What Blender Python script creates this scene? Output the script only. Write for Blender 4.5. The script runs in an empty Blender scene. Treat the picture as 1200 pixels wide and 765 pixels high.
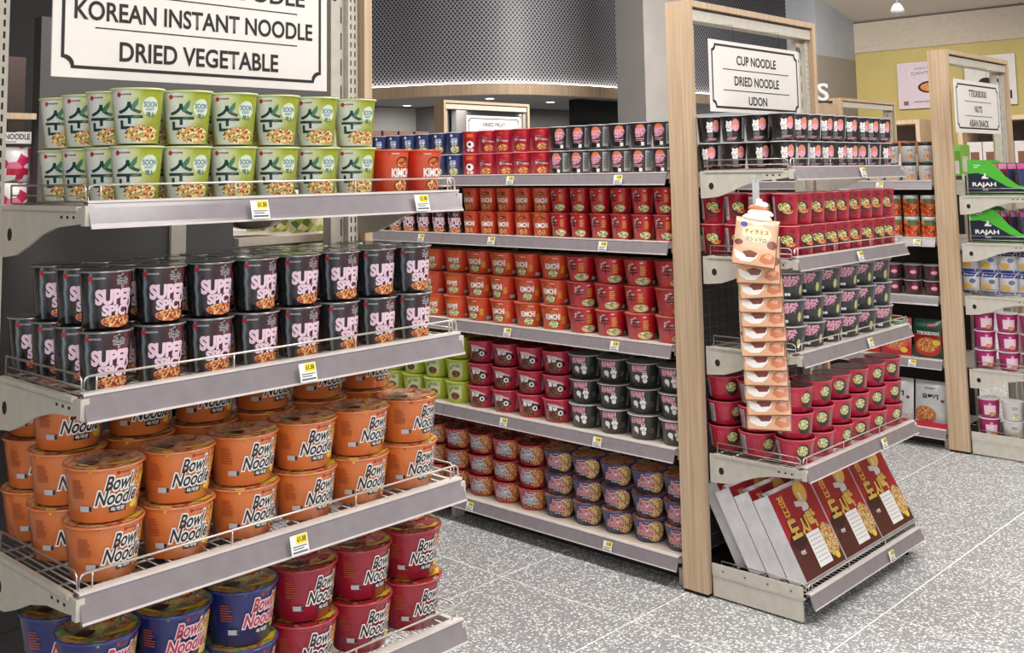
import bpy, bmesh, math, random
from mathutils import Matrix, Vector
R = math.radians
rnd = random.Random(7)
scene = bpy.context.scene
COL = scene.collection

# ------------------------------------------------------------------ camera
cam_d = bpy.data.cameras.new('camera')
cam = bpy.data.objects.new('camera', cam_d)
COL.objects.link(cam)
cam_d.sensor_width = 36.0
cam_d.lens = 36.0 * 1241.2 / 1200.0
cam_d.shift_x = (600 - 581.5) / 1200.0
cam_d.shift_y = -(382.5 - 78.57) / 1200.0
cam_d.clip_start = 0.05
_yaw, _pit, _rol = 7.61081639e-01, 9.99109864e-02, -1.54105654e-02
_f = Vector((math.cos(_yaw) * math.cos(_pit), math.sin(_yaw) * math.cos(_pit), math.sin(_pit)))
_r = Vector((math.sin(_yaw), -math.cos(_yaw), 0))
_u = _r.cross(_f)
_r2 = _r * math.cos(_rol) + _u * math.sin(_rol)
_u2 = _u * math.cos(_rol) - _r * math.sin(_rol)
_m = Matrix((_r2, _u2, -_f)).transposed().to_4x4()
_m.translation = Vector((0, 0, 1.557))
cam.matrix_world = _m
scene.camera = cam

# ------------------------------------------------------------------ world, exposure
world = bpy.data.worlds.new('world')
scene.world = world
world.use_nodes = True
world.node_tree.nodes['Background'].inputs[0].default_value = (1.0, 0.985, 0.97, 1)
world.node_tree.nodes['Background'].inputs[1].default_value = 0.40
vs = scene.view_settings
vs.view_transform = 'Standard'
vs.look = 'None'
vs.exposure = 0.18
vs.gamma = 1.0
vs.use_curve_mapping = False
scene.cycles.max_bounces = 6
scene.cycles.diffuse_bounces = 3
scene.cycles.transparent_max_bounces = 8

# ------------------------------------------------------------------ lamps (shop lamps, a front lamp and an added fill for the bulkhead)
def area(name, loc, size, energy, color=(1, 0.97, 0.93), rot=(0, 0, 0)):
    l = bpy.data.lights.new(name, 'AREA')
    l.shape = 'RECTANGLE'
    l.size, l.size_y = size
    l.energy = energy
    l.color = color
    o = bpy.data.objects.new(name, l)
    o.location = loc
    o.rotation_euler = rot
    COL.objects.link(o)
    return o

area('overhead_area_lamp', (-0.6, -0.6, 3.7), (1.2, 3.0), 72)
area('overhead_area_lamp', (2.55, 0.4, 3.7), (0.9, 3.0), 88)
area('overhead_area_lamp', (2.6, 3.2, 3.7), (0.7, 2.6), 66)
area('overhead_area_lamp', (5.3, 0.4, 3.7), (0.9, 3.0), 56)
area('overhead_area_lamp', (5.3, 3.4, 3.7), (0.7, 2.6), 42)
area('overhead_area_lamp', (8.2, 0.8, 3.7), (0.9, 4.0), 80)
area('overhead_area_lamp', (10.6, 3.6, 3.7), (0.9, 3.5), 80)
area('overhead_area_lamp', (8.9, 4.6, 4.1), (4.5, 1.2), 300, (1, 0.97, 0.93), (R(48), 0, 0))  # added fill, tilted at the perforated bulkhead to brighten it
area('soffit_lamp', (9.9, 10.4, 2.46), (1.6, .8), 26)
area('soffit_lamp', (12.2, 10.0, 2.46), (1.6, .6), 14)
area('front_area_lamp', (-2.2, -3.2, 2.3), (3.5, 2.2), 75, (0.97, 0.98, 1.0), (R(62), 0, R(-35)))  # cool area lamp behind the camera, aimed at the racks

# ------------------------------------------------------------------ mesh helpers
class MB:
    def __init__(self):
        self.v, self.f, self.m, self.mats, self.sm = [], [], [], [], []
    def mi(self, mat):
        if mat not in self.mats:
            self.mats.append(mat)
        return self.mats.index(mat)
    def add(self, vs_, fs, mat, smooth=False):
        o = len(self.v)
        self.v += [tuple(p) for p in vs_]
        k = self.mi(mat)
        for f in fs:
            self.f.append([i + o for i in f]); self.m.append(k); self.sm.append(smooth)
    def box(self, a, b, mat):
        x0, y0, z0 = a; x1, y1, z1 = b
        self.add([(x0, y0, z0), (x1, y0, z0), (x1, y1, z0), (x0, y1, z0), (x0, y0, z1), (x1, y0, z1), (x1, y1, z1), (x0, y1, z1)],
                 [(3, 2, 1, 0), (4, 5, 6, 7), (0, 1, 5, 4), (1, 2, 6, 5), (2, 3, 7, 6), (3, 0, 4, 7)], mat)
    def prism(self, pts, axis, a, b, mat, smooth=False):
        """pts: 2D outline in the plane across axis; extruded from a to b"""
        def P(p, t):
            if axis == 'x': return (t, p[0], p[1])
            if axis == 'y': return (p[0], t, p[1])
            return (p[0], p[1], t)
        n = len(pts)
        vv = [P(p, a) for p in pts] + [P(p, b) for p in pts]
        ff = [tuple(range(n))[::-1], tuple(range(n, 2 * n))] + [(i, (i + 1) % n, n + (i + 1) % n, n + i) for i in range(n)]
        self.add(vv, ff, mat, smooth)
    def tube(self, pts, r, mat, n=6):
        pts = [Vector(p) for p in pts]
        vv, ff = [], []
        for i, p in enumerate(pts):
            d = (pts[min(i + 1, len(pts) - 1)] - pts[max(i - 1, 0)]).normalized()
            a = d.cross(Vector((0, 0, 1)))
            if a.length < 1e-3: a = d.cross(Vector((1, 0, 0)))
            a.normalize(); b = d.cross(a)
            for k in range(n):
                t = 2 * math.pi * k / n
                vv.append(p + a * (r * math.cos(t)) + b * (r * math.sin(t)))
        for i in range(len(pts) - 1):
            for k in range(n):
                ff.append((i * n + k, i * n + (k + 1) % n, (i + 1) * n + (k + 1) % n, (i + 1) * n + k))
        ff.append(tuple(range(n))[::-1]); ff.append(tuple((len(pts) - 1) * n + k for k in range(n)))
        self.add(vv, ff, mat, True)
    def lathe(self, prof, n, mat, cap0=False, cap1=False, c=(0, 0, 0)):
        vv, ff = [], []
        for (r, z) in prof:
            for k in range(n):
                t = 2 * math.pi * k / n
                vv.append((c[0] + r * math.sin(t), c[1] - r * math.cos(t), c[2] + z))
        for i in range(len(prof) - 1):
            for k in range(n):
                ff.append((i * n + k, i * n + (k + 1) % n, (i + 1) * n + (k + 1) % n, (i + 1) * n + k))
        self.add(vv, ff, mat, True)
        if cap0: self.add(vv[:n], [tuple(range(n))[::-1]], mat)
        if cap1: self.add(vv[-n:], [tuple(range(n))], mat)
    def mesh(self, name):
        me = bpy.data.meshes.new(name)
        me.from_pydata(self.v, [], self.f)
        for m_ in self.mats: me.materials.append(m_)
        me.polygons.foreach_set('material_index', self.m)
        me.polygons.foreach_set('use_smooth', self.sm)
        me.update()
        return me

def link(name, mesh, parent=None, loc=(0, 0, 0), rz=0.0, rot=None):
    o = bpy.data.objects.new(name, mesh)
    COL.objects.link(o)
    o.location = loc
    o.rotation_euler = rot if rot else (0, 0, rz)
    if parent: o.parent = parent
    return o
def tag(o, label=None, cat=None, group=None, kind=None):
    if label: o['label'] = label
    if cat: o['category'] = cat
    if group: o['group'] = group
    if kind: o['kind'] = kind
    return o
def thing(name, label, cat, loc=(0, 0, 0), group=None, rz=0):
    return tag(link(name, None, None, loc, rz), label, cat, group)
def part(name, mb, parent, loc=(0, 0, 0), label=None, kind=None):
    return tag(link(name, mb.mesh(name), parent, loc), label, None, None, kind)

# ------------------------------------------------------------------ materials
MATS = {}
def s2l(c):
    return tuple(((x / 255) / 12.92 if x / 255 <= 0.04045 else ((x / 255 + 0.055) / 1.055) ** 2.4) for x in c)
def mat(name, rgb, rough=0.5, metal=0.0, coat=0.0, var=0.06, scale=30.0, emit=0.0, bump=0.0):
    """plain surface of one colour with a faint noise in it; rgb as 0..255 sRGB"""
    if name in MATS: return MATS[name]
    m = bpy.data.materials.new(name); m.use_nodes = True
    nt = m.node_tree; N = nt.nodes; L = nt.links
    p = N['Principled BSDF']
    c = s2l(rgb)
    tc = N.new('ShaderNodeTexCoord'); no = N.new('ShaderNodeTexNoise'); no.inputs['Scale'].default_value = scale
    no.inputs['Detail'].default_value = 3
    L.new(tc.outputs['Object'], no.inputs['Vector'])
    rp = N.new('ShaderNodeValToRGB')
    rp.color_ramp.elements[0].position = 0.3; rp.color_ramp.elements[1].position = 0.7
    rp.color_ramp.elements[0].color = tuple(x * (1 - var) for x in c) + (1,)
    rp.color_ramp.elements[1].color = tuple(min(1, x * (1 + var)) for x in c) + (1,)
    L.new(no.outputs['Fac'], rp.inputs['Fac']); L.new(rp.outputs['Color'], p.inputs['Base Color'])
    p.inputs['Roughness'].default_value = rough; p.inputs['Metallic'].default_value = metal
    p.inputs['Coat Weight'].default_value = coat; p.inputs['Coat Roughness'].default_value = 0.12
    if emit > 0:
        p.inputs['Emission Color'].default_value = c + (1,); p.inputs['Emission Strength'].default_value = emit
    if bump > 0:
        b = N.new('ShaderNodeBump'); b.inputs['Strength'].default_value = bump; b.inputs['Distance'].default_value = 0.002
        L.new(no.outputs['Fac'], b.inputs['Height']); L.new(b.outputs['Normal'], p.inputs['Normal'])
    MATS[name] = m
    return m
def noise_mat(name, cols, scale, rough=0.35, coat=0.3, kind='voronoi', stretch=(1, 1, 1)):
    """several colours broken up by noise: food pictures, printed foil, terrazzo"""
    if name in MATS: return MATS[name]
    m = bpy.data.materials.new(name); m.use_nodes = True
    nt = m.node_tree; N = nt.nodes; L = nt.links; p = N['Principled BSDF']
    tc = N.new('ShaderNodeTexCoord'); mp = N.new('ShaderNodeMapping'); mp.inputs['Scale'].default_value = stretch
    L.new(tc.outputs['Object'], mp.inputs['Vector'])
    if kind == 'voronoi':
        t = N.new('ShaderNodeTexVoronoi'); t.inputs['Scale'].default_value = scale
        L.new(mp.outputs['Vector'], t.inputs['Vector'])
        sp = N.new('ShaderNodeSeparateColor'); L.new(t.outputs['Color'], sp.inputs['Color']); out = sp.outputs[0]
    else:
        t = N.new('ShaderNodeTexNoise'); t.inputs['Scale'].default_value = scale; t.inputs['Detail'].default_value = 5
        t.inputs['Distortion'].default_value = 1.2
        L.new(mp.outputs['Vector'], t.inputs['Vector'])
        mr = N.new('ShaderNodeMapRange'); mr.inputs[1].default_value = 0.3; mr.inputs[2].default_value = 0.7
        L.new(t.outputs['Fac'], mr.inputs[0]); out = mr.outputs[0]
    rp = N.new('ShaderNodeValToRGB'); rp.color_ramp.interpolation = 'CONSTANT' if kind == 'voronoi' else 'LINEAR'
    while len(rp.color_ramp.elements) < len(cols): rp.color_ramp.elements.new(0.5)
    for i, c in enumerate(cols):
        rp.color_ramp.elements[i].position = i / (len(cols) if kind == 'voronoi' else max(1, len(cols) - 1))
        rp.color_ramp.elements[i].color = s2l(c) + (1,)
    L.new(out, rp.inputs['Fac']); L.new(rp.outputs['Color'], p.inputs['Base Color'])
    p.inputs['Roughness'].default_value = rough; p.inputs['Coat Weight'].default_value = coat
    MATS[name] = m
    return m
def angle_mat(name, stops, rough=0.3, coat=0.4, noise=0.25, vert=0.0, coat_r=0.12):
    """printed sleeve: colour runs around the cup (stops: degrees, rgb), 0 is its front"""
    if name in MATS: return MATS[name]
    m = bpy.data.materials.new(name); m.use_nodes = True
    nt = m.node_tree; N = nt.nodes; L = nt.links; p = N['Principled BSDF']
    tc = N.new('ShaderNodeTexCoord'); sp = N.new('ShaderNodeSeparateXYZ'); L.new(tc.outputs['Object'], sp.inputs[0])
    ng = N.new('ShaderNodeMath'); ng.operation = 'MULTIPLY'; ng.inputs[1].default_value = -1; L.new(sp.outputs['Y'], ng.inputs[0])
    at = N.new('ShaderNodeMath'); at.operation = 'ARCTAN2'; L.new(sp.outputs['X'], at.inputs[0]); L.new(ng.outputs[0], at.inputs[1])
    no = N.new('ShaderNodeTexNoise'); no.inputs['Scale'].default_value = 45; no.inputs['Detail'].default_value = 4
    L.new(tc.outputs['Object'], no.inputs['Vector'])
    ns = N.new('ShaderNodeMath'); ns.operation = 'MULTIPLY_ADD'; ns.inputs[1].default_value = noise * 2; L.new(no.outputs['Fac'], ns.inputs[0]); L.new(at.outputs[0], ns.inputs[2])
    zz = N.new('ShaderNodeMath'); zz.operation = 'MULTIPLY_ADD'; zz.inputs[1].default_value = vert; L.new(sp.outputs['Z'], zz.inputs[0]); L.new(ns.outputs[0], zz.inputs[2])
    mr = N.new('ShaderNodeMapRange'); mr.inputs[1].default_value = -math.pi + noise + vert * .05; mr.inputs[2].default_value = math.pi + noise + vert * .05
    L.new(zz.outputs[0], mr.inputs[0])
    rp = N.new('ShaderNodeValToRGB')
    while len(rp.color_ramp.elements) < len(stops): rp.color_ramp.elements.new(0.5)
    for i, (a, c) in enumerate(stops):
        rp.color_ramp.elements[i].position = (a + 180) / 360
        rp.color_ramp.elements[i].color = s2l(c) + (1,)
    L.new(mr.outputs[0], rp.inputs['Fac']); L.new(rp.outputs['Color'], p.inputs['Base Color'])
    p.inputs['Roughness'].default_value = rough; p.inputs['Coat Weight'].default_value = coat; p.inputs['Coat Roughness'].default_value = coat_r
    MATS[name] = m
    return m

def wood_mat():
    m = bpy.data.materials.new('pale_oak'); m.use_nodes = True
    nt = m.node_tree; N = nt.nodes; L = nt.links; p = N['Principled BSDF']
    tc = N.new('ShaderNodeTexCoord'); mp = N.new('ShaderNodeMapping'); mp.inputs['Scale'].default_value = (70, 70, 2.2)
    L.new(tc.outputs['Object'], mp.inputs['Vector'])
    no = N.new('ShaderNodeTexNoise'); no.inputs['Scale'].default_value = 1.0; no.inputs['Detail'].default_value = 6; no.inputs['Distortion'].default_value = 0.6
    L.new(mp.outputs['Vector'], no.inputs['Vector'])
    rp = N.new('ShaderNodeValToRGB')
    rp.color_ramp.elements[0].position = 0.28; rp.color_ramp.elements[0].color = s2l((186, 155, 124)) + (1,)
    rp.color_ramp.elements[1].position = 0.72; rp.color_ramp.elements[1].color = s2l((216, 190, 160)) + (1,)
    L.new(no.outputs['Fac'], rp.inputs['Fac']); L.new(rp.outputs['Color'], p.inputs['Base Color'])
    p.inputs['Roughness'].default_value = 0.55
    return m
WOOD = wood_mat()
def terrazzo():
    m = bpy.data.materials.new('terrazzo'); m.use_nodes = True
    nt = m.node_tree; N = nt.nodes; L = nt.links; p = N['Principled BSDF']
    gm = N.new('ShaderNodeNewGeometry')
    def chips(scale, lo, hi, w=0.0):
        no = N.new('ShaderNodeTexNoise'); no.inputs['Scale'].default_value = scale * 1.6; no.inputs['Detail'].default_value = 1
        L.new(gm.outputs['Position'], no.inputs['Vector'])
        ad = N.new('ShaderNodeVectorMath'); ad.operation = 'MULTIPLY_ADD'
        ad.inputs[1].default_value = (0.012, 0.012, 0.0)
        L.new(no.outputs['Color'], ad.inputs[0]); L.new(gm.outputs['Position'], ad.inputs[2])
        v = N.new('ShaderNodeTexVoronoi'); v.inputs['Scale'].default_value = scale
        L.new(ad.outputs[0], v.inputs['Vector'])
        r = N.new('ShaderNodeValToRGB'); r.color_ramp.elements[0].position = lo; r.color_ramp.elements[1].position = hi
        r.color_ramp.elements[0].color = (1, 1, 1, 1); r.color_ramp.elements[1].color = (0, 0, 0, 1)
        L.new(v.outputs['Distance'], r.inputs['Fac'])
        return r.outputs['Color']
    a = chips(84, 0.31, 0.41); b = chips(150, 0.30, 0.42)
    mx = N.new('ShaderNodeMix'); mx.data_type = 'RGBA'
    L.new(a, mx.inputs['Factor'])
    mx.inputs[6].default_value = s2l((150, 150, 152)) + (1,); mx.inputs[7].default_value = s2l((253, 252, 250)) + (1,)
    mx2 = N.new('ShaderNodeMix'); mx2.data_type = 'RGBA'
    sc_ = N.new('ShaderNodeMath'); sc_.operation = 'MULTIPLY'; sc_.inputs[1].default_value = 0.55; L.new(b, sc_.inputs[0])
    L.new(sc_.outputs[0], mx2.inputs['Factor']); L.new(mx.outputs[2], mx2.inputs[6]); mx2.inputs[7].default_value = s2l((236, 234, 231)) + (1,)
    L.new(mx2.outputs[2], p.inputs['Base Color'])
    p.inputs['Roughness'].default_value = 0.42
    return m
TERR = terrazzo()
def perforated(name, base, hole, step, rad, rough=0.5):
    """sheet metal with staggered round holes, laid out by its own arc length (UV map, metres)"""
    m = bpy.data.materials.new(name); m.use_nodes = True
    nt = m.node_tree; N = nt.nodes; L = nt.links; p = N['Principled BSDF']
    uv = N.new('ShaderNodeUVMap'); sp = N.new('ShaderNodeSeparateXYZ'); L.new(uv.outputs[0], sp.inputs[0])
    def M(op, a, b=None):
        n = N.new('ShaderNodeMath'); n.operation = op
        for i, x in enumerate((a, b)):
            if x is None: continue
            if isinstance(x, (int, float)): n.inputs[i].default_value = x
            else: L.new(x, n.inputs[i])
        return n.outputs[0]
    def dots(ox, oy):
        x = M('ADD', sp.outputs['X'], ox); y = M('ADD', sp.outputs['Y'], oy)
        fx = M('SUBTRACT', M('FRACT', M('DIVIDE', x, step)), 0.5); fy = M('SUBTRACT', M('FRACT', M('DIVIDE', y, step * 1.15)), 0.5)
        return M('LESS_THAN', M('ADD', M('MULTIPLY', fx, fx), M('MULTIPLY', M('MULTIPLY', fy, fy), 1.3)), rad)
    d = M('MAXIMUM', dots(0, 0), dots(step * .5, step * .575))
    mx = N.new('ShaderNodeMix'); mx.data_type = 'RGBA'; L.new(d, mx.inputs['Factor'])
    mx.inputs[6].default_value = s2l(base) + (1,); mx.inputs[7].default_value = s2l(hole) + (1,)
    L.new(mx.outputs[2], p.inputs['Base Color']); p.inputs['Roughness'].default_value = rough
    return m

STEEL = mat('cream_powder_coated_steel', (206, 200, 187), 0.42)
WIRE = mat('nickel_wire', (205, 198, 190), 0.28, metal=0.75)
RAIL = mat('grey_price_channel', (142, 133, 137), 0.24, coat=0.4)
RAILW = mat('pale_channel_edge', (232, 222, 216), 0.3, coat=0.3)
DARK = mat('dark_recess', (34, 32, 32), 0.8)
BLACK = mat('black_paint', (16, 16, 17), 0.85)
DECK = mat('beige_shelf_deck', (208, 194, 178), 0.5)
GREYW = mat('grey_wall_paint', (134, 130, 127), 0.8, scale=3)
GREYD = mat('dark_grey_wall_paint', (88, 86, 86), 0.8, scale=3)
WHITE = mat('white_card', (246, 244, 242), 0.55, var=0.02)
SIGNW = mat('white_sign_board', (238, 232, 228), 0.5, var=0.015)
INK = mat('black_ink', (38, 34, 34), 0.5)
YEL = mat('yellow_label', (246, 222, 30), 0.5)
def ink(name, rgb, rough=0.3, coat=0.35): return mat('print_' + name, rgb, rough, coat=coat, var=0.03)

# ------------------------------------------------------------------ flat print: text and shapes cut into small pieces and laid on a surface
_T = {}
def text2d(s, bold=0.0, shear=0.0):
    key = (s, bold, shear)
    if key not in _T:
        c = bpy.data.curves.new('t', 'FONT'); c.body = s; c.resolution_u = 4; c.offset = bold; c.shear = shear
        o = bpy.data.objects.new('t', c); COL.objects.link(o)
        dg = bpy.context.evaluated_depsgraph_get()
        me = bpy.data.meshes.new_from_object(o.evaluated_get(dg))
        vv = [(v.co.x, v.co.y) for v in me.vertices]; ff = [tuple(p.vertices) for p in me.polygons]
        bpy.data.objects.remove(o); bpy.data.curves.remove(c); bpy.data.meshes.remove(me)
        _T[key] = (vv, ff)
    return _T[key]
def fit_text(s, w, h, bold=0.0, shear=0.0, ref=None):
    vv, ff = text2d(s, bold, shear)
    rv = text2d(*ref)[0] if ref else vv
    x0, x1 = min(v[0] for v in rv), max(v[0] for v in rv); y0, y1 = min(v[1] for v in rv), max(v[1] for v in rv)
    sx, sy = w / (x1 - x0), h / (y1 - y0)
    return [((v[0] - (x0 + x1) / 2) * sx, (v[1] - (y0 + y1) / 2) * sy) for v in vv], ff
def ell(w, h, n=20):
    return [(w / 2 * math.cos(2 * math.pi * i / n), h / 2 * math.sin(2 * math.pi * i / n)) for i in range(n)], [tuple(range(n))]
def rect(w, h): return [(-w / 2, -h / 2), (w / 2, -h / 2), (w / 2, h / 2), (-w / 2, h / 2)], [(0, 1, 2, 3)]
def cut(vv, ff, step, dx=0, dy=0, ystep=None):
    bm = bmesh.new()
    bv = [bm.verts.new((x + dx, y + dy, 0)) for x, y in vv]
    for f in ff:
        try: bm.faces.new([bv[i] for i in f])
        except ValueError: pass
    def slices(ax, st):
        co = [v.co[ax] for v in bm.verts]
        if not co: return
        a, b = min(co), max(co)
        k = math.ceil(a / st)
        while k * st < b:
            pc = [0, 0, 0]; pc[ax] = k * st; no = [0, 0, 0]; no[ax] = 1
            bmesh.ops.bisect_plane(bm, geom=bm.verts[:] + bm.edges[:] + bm.faces[:], plane_co=pc, plane_no=no, dist=1e-7)
            k += 1
    if step: slices(0, step)
    if ystep: slices(1, ystep)
    bm.verts.index_update()
    out = [(v.co.x, v.co.y) for v in bm.verts]; fo = [tuple(v.index for v in f.verts) for f in bm.faces]
    bm.free()
    return out, fo
def stamp(mb, shape, dx, dy, fmap, material, step=None, ystep=None):
    vv, ff = cut(shape[0], shape[1], step, dx, dy, ystep)
    if vv:
        mb.add([fmap(x, y) for x, y in vv], ff, material, True)

def shapes_of(pr):
    """one print record -> list of (shape, dx, dy, material)"""
    k = pr[0]
    if k == 'e': return [(ell(pr[3], pr[4]), pr[1], pr[2], pr[5])]
    if k == 'r': return [(rect(pr[3], pr[4]), pr[1], pr[2], pr[5])]
    if k == 'p': return [((pr[3], [tuple(range(len(pr[3])))]), pr[1], pr[2], pr[4])]
    if k == 't':
        _, x, y, w, h, m, s = pr[:7]
        o = pr[7] if len(pr) > 7 else {}
        b, sh, ol = o.get('b', 0.02), o.get('sh', 0), o.get('ol')
        res = []
        if ol: res.append((fit_text(s, w, h, b + o.get('ow', 0.06), sh, (s, b, sh)), x, y, ol))
        if m: res.append((fit_text(s, w, h, b, sh), x, y, m))
        return res
    if k == 'l':   # block of small print: n thin dashes
        _, x, y, w, h, n, m = pr
        res = []
        q = random.Random(int(n * 13))
        for i in range(n):
            ww = w * q.uniform(.7, 1)
            res.append((rect(ww, h / n * .45), x - (w - ww) / 2, y + h / 2 - (i + .5) * h / n, m))
        return res
    return []

# ------------------------------------------------------------------ cups, bowls, jars
PROTO = {}
def cup(name, obj_name, cat, look, rb, rt, h, body, lid, rim, prints=(), seg=40, wrap=False, tab=None, lidprints=(), shoulder=None):
    mb = MB()
    if shoulder:
        prof = [(rb * .96, 0), (rb, .003), (rt, h * .74), (rt * .96, h * .79), (rt * .84, h * .82)]
        mb.lathe(prof, seg, body, cap0=True)
        rr = lambda z: rb + (rt - rb) * min(1, z / (h * .74))
    else:
        zt = h - .0045
        mb.lathe([(rb - .004, .003), (rb - .003, 0), (rb, .0015), (rt - .002, zt)], seg, body, cap0=True)
        mb.lathe([(rt - .002, zt), (rt + .0015, zt + .0004), (rt + .0022, zt + .002), (rt + .001, zt + .0038), (rt - .002, zt + .004)], seg, rim)
        rr = lambda z: rb + (rt - .002 - rb) * z / zt
    lay = 0
    for pr in prints:
        a0 = R(pr[1]); y0 = pr[2] * h
        q = list(pr); q[1] = 0; q[2] = 0
        for shp, dx, dy, m in shapes_of(q):
            lay += 1
            e = .00025 + .00012 * lay
            r0 = rr(y0)
            def fm(x, y, a0=a0, y0=y0, e=e, r0=r0):
                z = y0 + y; a = a0 + x / r0; r_ = rr(z) + e
                return (r_ * math.sin(a), -r_ * math.cos(a), z)
            stamp(mb, shp, dx, dy, fm, m, step=.006)
    lb = MB()
    lz = -.004
    if shoulder:
        lb.lathe([(rt * .90, h * .80 - h), (rt * .93, h * .805 - h), (rt * .93, -.001), (rt * .89, 0)], seg, lid, cap1=True)
    else:
        nr = 5
        prof = [(rt - .0015, lz + .0045)] + [((rt - .003) * (1 - i / nr), lz + .0043 + .0006 * math.sin(i * 2.1)) for i in range(nr)] + [(.0005, lz + .0045)]
        lb.lathe(prof[::-1], seg, lid)
        if tab:
            for a in tab[1]:
                a = R(a); w = .16
                lb.add([((rt - .004) * math.sin(a - w), -(rt - .004) * math.cos(a - w), .0012), ((rt - .004) * math.sin(a + w), -(rt - .004) * math.cos(a + w), .0012),
                        ((rt + .0018) * math.sin(a), -(rt + .0018) * math.cos(a), -.009)], [(0, 1, 2), (2, 1, 0)], tab[0])
        for pr in lidprints:
            for shp, dx, dy, m in shapes_of(pr):
                stamp(lb, shp, dx, dy, lambda x, y: (x, y, .0022), m)
    wm = None
    if wrap:
        q = random.Random(5)
        wb = MB(); ns, nr = 26, 5
        vv = []; ff = []
        for j in range(nr):
            fr = [.985, 1.0, .95, .62, .25][j]; zz = [-.007, .0005, .0026, .0013, .0013][j]
            for k in range(ns):
                t = 2 * math.pi * k / ns
                rad = (rt + .0022 if j == 1 else rt) * fr + q.uniform(-.0008, .0002) + (.0016 if j == 0 else 0)
                vv.append((rad * math.sin(t), -rad * math.cos(t), zz + q.uniform(0, (.004, .0016, .0006, .0004, .0003)[j]) + (-.004 * math.sin(3 * t) if j == 0 else 0)))
        for j in range(nr - 1):
            for k in range(ns): ff.append((j * ns + k, j * ns + (k + 1) % ns, (j + 1) * ns + (k + 1) % ns, (j + 1) * ns + k))
        wb.add(vv, ff, FILM, False)
        wm = wb.mesh(name + '_film')
    PROTO[name] = dict(mesh=mb.mesh(name), lid=lb.mesh(name + '_lid'), wrap=wm, h=h, r=rt, obj=obj_name, cat=cat, look=look)

def film_mat():
    m = bpy.data.materials.new('clear_shrink_film'); m.use_nodes = True
    nt = m.node_tree; N = nt.nodes; L = nt.links
    N.remove(N['Principled BSDF'])
    t = N.new('ShaderNodeBsdfTransparent'); g = N.new('ShaderNodeBsdfGlossy'); g.inputs['Roughness'].default_value = .12
    f = N.new('ShaderNodeLayerWeight'); f.inputs['Blend'].default_value = .22
    no = N.new('ShaderNodeTexNoise'); no.inputs['Scale'].default_value = 120
    mu = N.new('ShaderNodeMath'); mu.operation = 'MULTIPLY_ADD'; mu.inputs[1].default_value = .10; 
    hf = N.new('ShaderNodeMath'); hf.operation = 'MULTIPLY'; hf.inputs[1].default_value = .35; L.new(f.outputs[0], hf.inputs[0])
    L.new(no.outputs['Fac'], mu.inputs[0]); L.new(hf.outputs[0], mu.inputs[2])
    mx = N.new('ShaderNodeMixShader'); L.new(mu.outputs[0], mx.inputs[0]); L.new(t.outputs[0], mx.inputs[1]); L.new(g.outputs[0], mx.inputs[2])
    L.new(mx.outputs[0], N['Material Output'].inputs[0])
    return m
FILM = film_mat()

def put(proto, x, y, z, rz, label, group, jit=0.12):
    P = PROTO[proto]
    o = link(P['obj'], P['mesh'], None, (x, y, z), rz + rnd.uniform(-jit, jit))
    tag(o, label, P['cat'], group)
    l = link('lid', P['lid'], o, (0, 0, P['h']), rnd.choice((0, 0, rnd.uniform(-.5, .5))))
    if P['wrap']: link('shrink_film', P['wrap'], o, (0, 0, P['h']), rnd.uniform(0, 6))
    return o
ORD = ['first', 'second', 'third', 'fourth', 'fifth', 'sixth', 'seventh', 'eighth', 'ninth', 'tenth', 'eleventh', 'twelfth', 'thirteenth',
       'fourteenth', 'fifteenth', 'sixteenth', 'seventeenth', 'eighteenth', 'nineteenth', 'twentieth']
ROW = ['front', 'second', 'third', 'fourth']
LAY = {1: ['single'], 2: ['lower', 'upper'], 3: ['bottom', 'middle', 'top']}
def stack(proto, x, y, z, layers, k, j, shelf, frm, group, rz=0, skip=(), jit=0.12, off=0.001):
    P = PROTO[proto]
    for l in range(layers):
        if l in skip: continue
        lab = '%s, %s layer, %s from %s, %s row, %s' % (P['look'], LAY[layers][l], ORD[k], frm, ROW[j], shelf)
        put(proto, x + rnd.uniform(-off, off), y + rnd.uniform(-off, off), z + l * (P['h'] + .0032), rz, lab, group, jit)

# food pictures
FOOD_SOUP = noise_mat('picture_of_noodle_soup', [(120, 60, 30), (214, 160, 90), (236, 214, 150), (150, 160, 60), (226, 120, 60), (240, 226, 180)], 260)
FOOD_RED = noise_mat('picture_of_spicy_noodles', [(140, 40, 20), (214, 110, 60), (230, 170, 100), (180, 70, 30), (236, 200, 130)], 260)
FOOD_GREEN = noise_mat('picture_of_creamy_noodles', [(96, 110, 50), (206, 200, 110), (230, 226, 170), (150, 150, 70), (236, 236, 210)], 260)
FOOD_DARK = noise_mat('picture_of_black_bean_noodles', [(50, 26, 20), (110, 60, 36), (160, 100, 60), (70, 36, 24)], 220)
FOIL = noise_mat('printed_foil_lid', [(150, 60, 40), (226, 116, 70), (250, 206, 160), (206, 90, 60), (255, 240, 200)], 30, 0.22, 0.5, 'noise')
FOILB = noise_mat('printed_foil_lid_blue', [(56, 60, 130), (180, 100, 80), (216, 170, 90), (90, 170, 120), (140, 60, 90), (240, 210, 170)], 30, 0.22, 0.5, 'noise')
FOILR = noise_mat('printed_foil_lid_red', [(150, 30, 44), (206, 50, 60), (90, 28, 34), (236, 170, 120), (196, 60, 60)], 30, 0.2, 0.5, 'noise')
FOILK = noise_mat('dark_foil_lid', [(30, 28, 30), (80, 76, 78), (44, 40, 42), (130, 124, 124)], 40, 0.18, 0.5, 'noise')
FOILG = noise_mat('green_foil_lid', [(180, 200, 90), (226, 226, 190), (150, 176, 60)], 40, 0.3, 0.3, 'noise')
PINKF = noise_mat('pale_pink_script', [(236, 190, 200), (240, 214, 220), (214, 150, 170)], 300)

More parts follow.
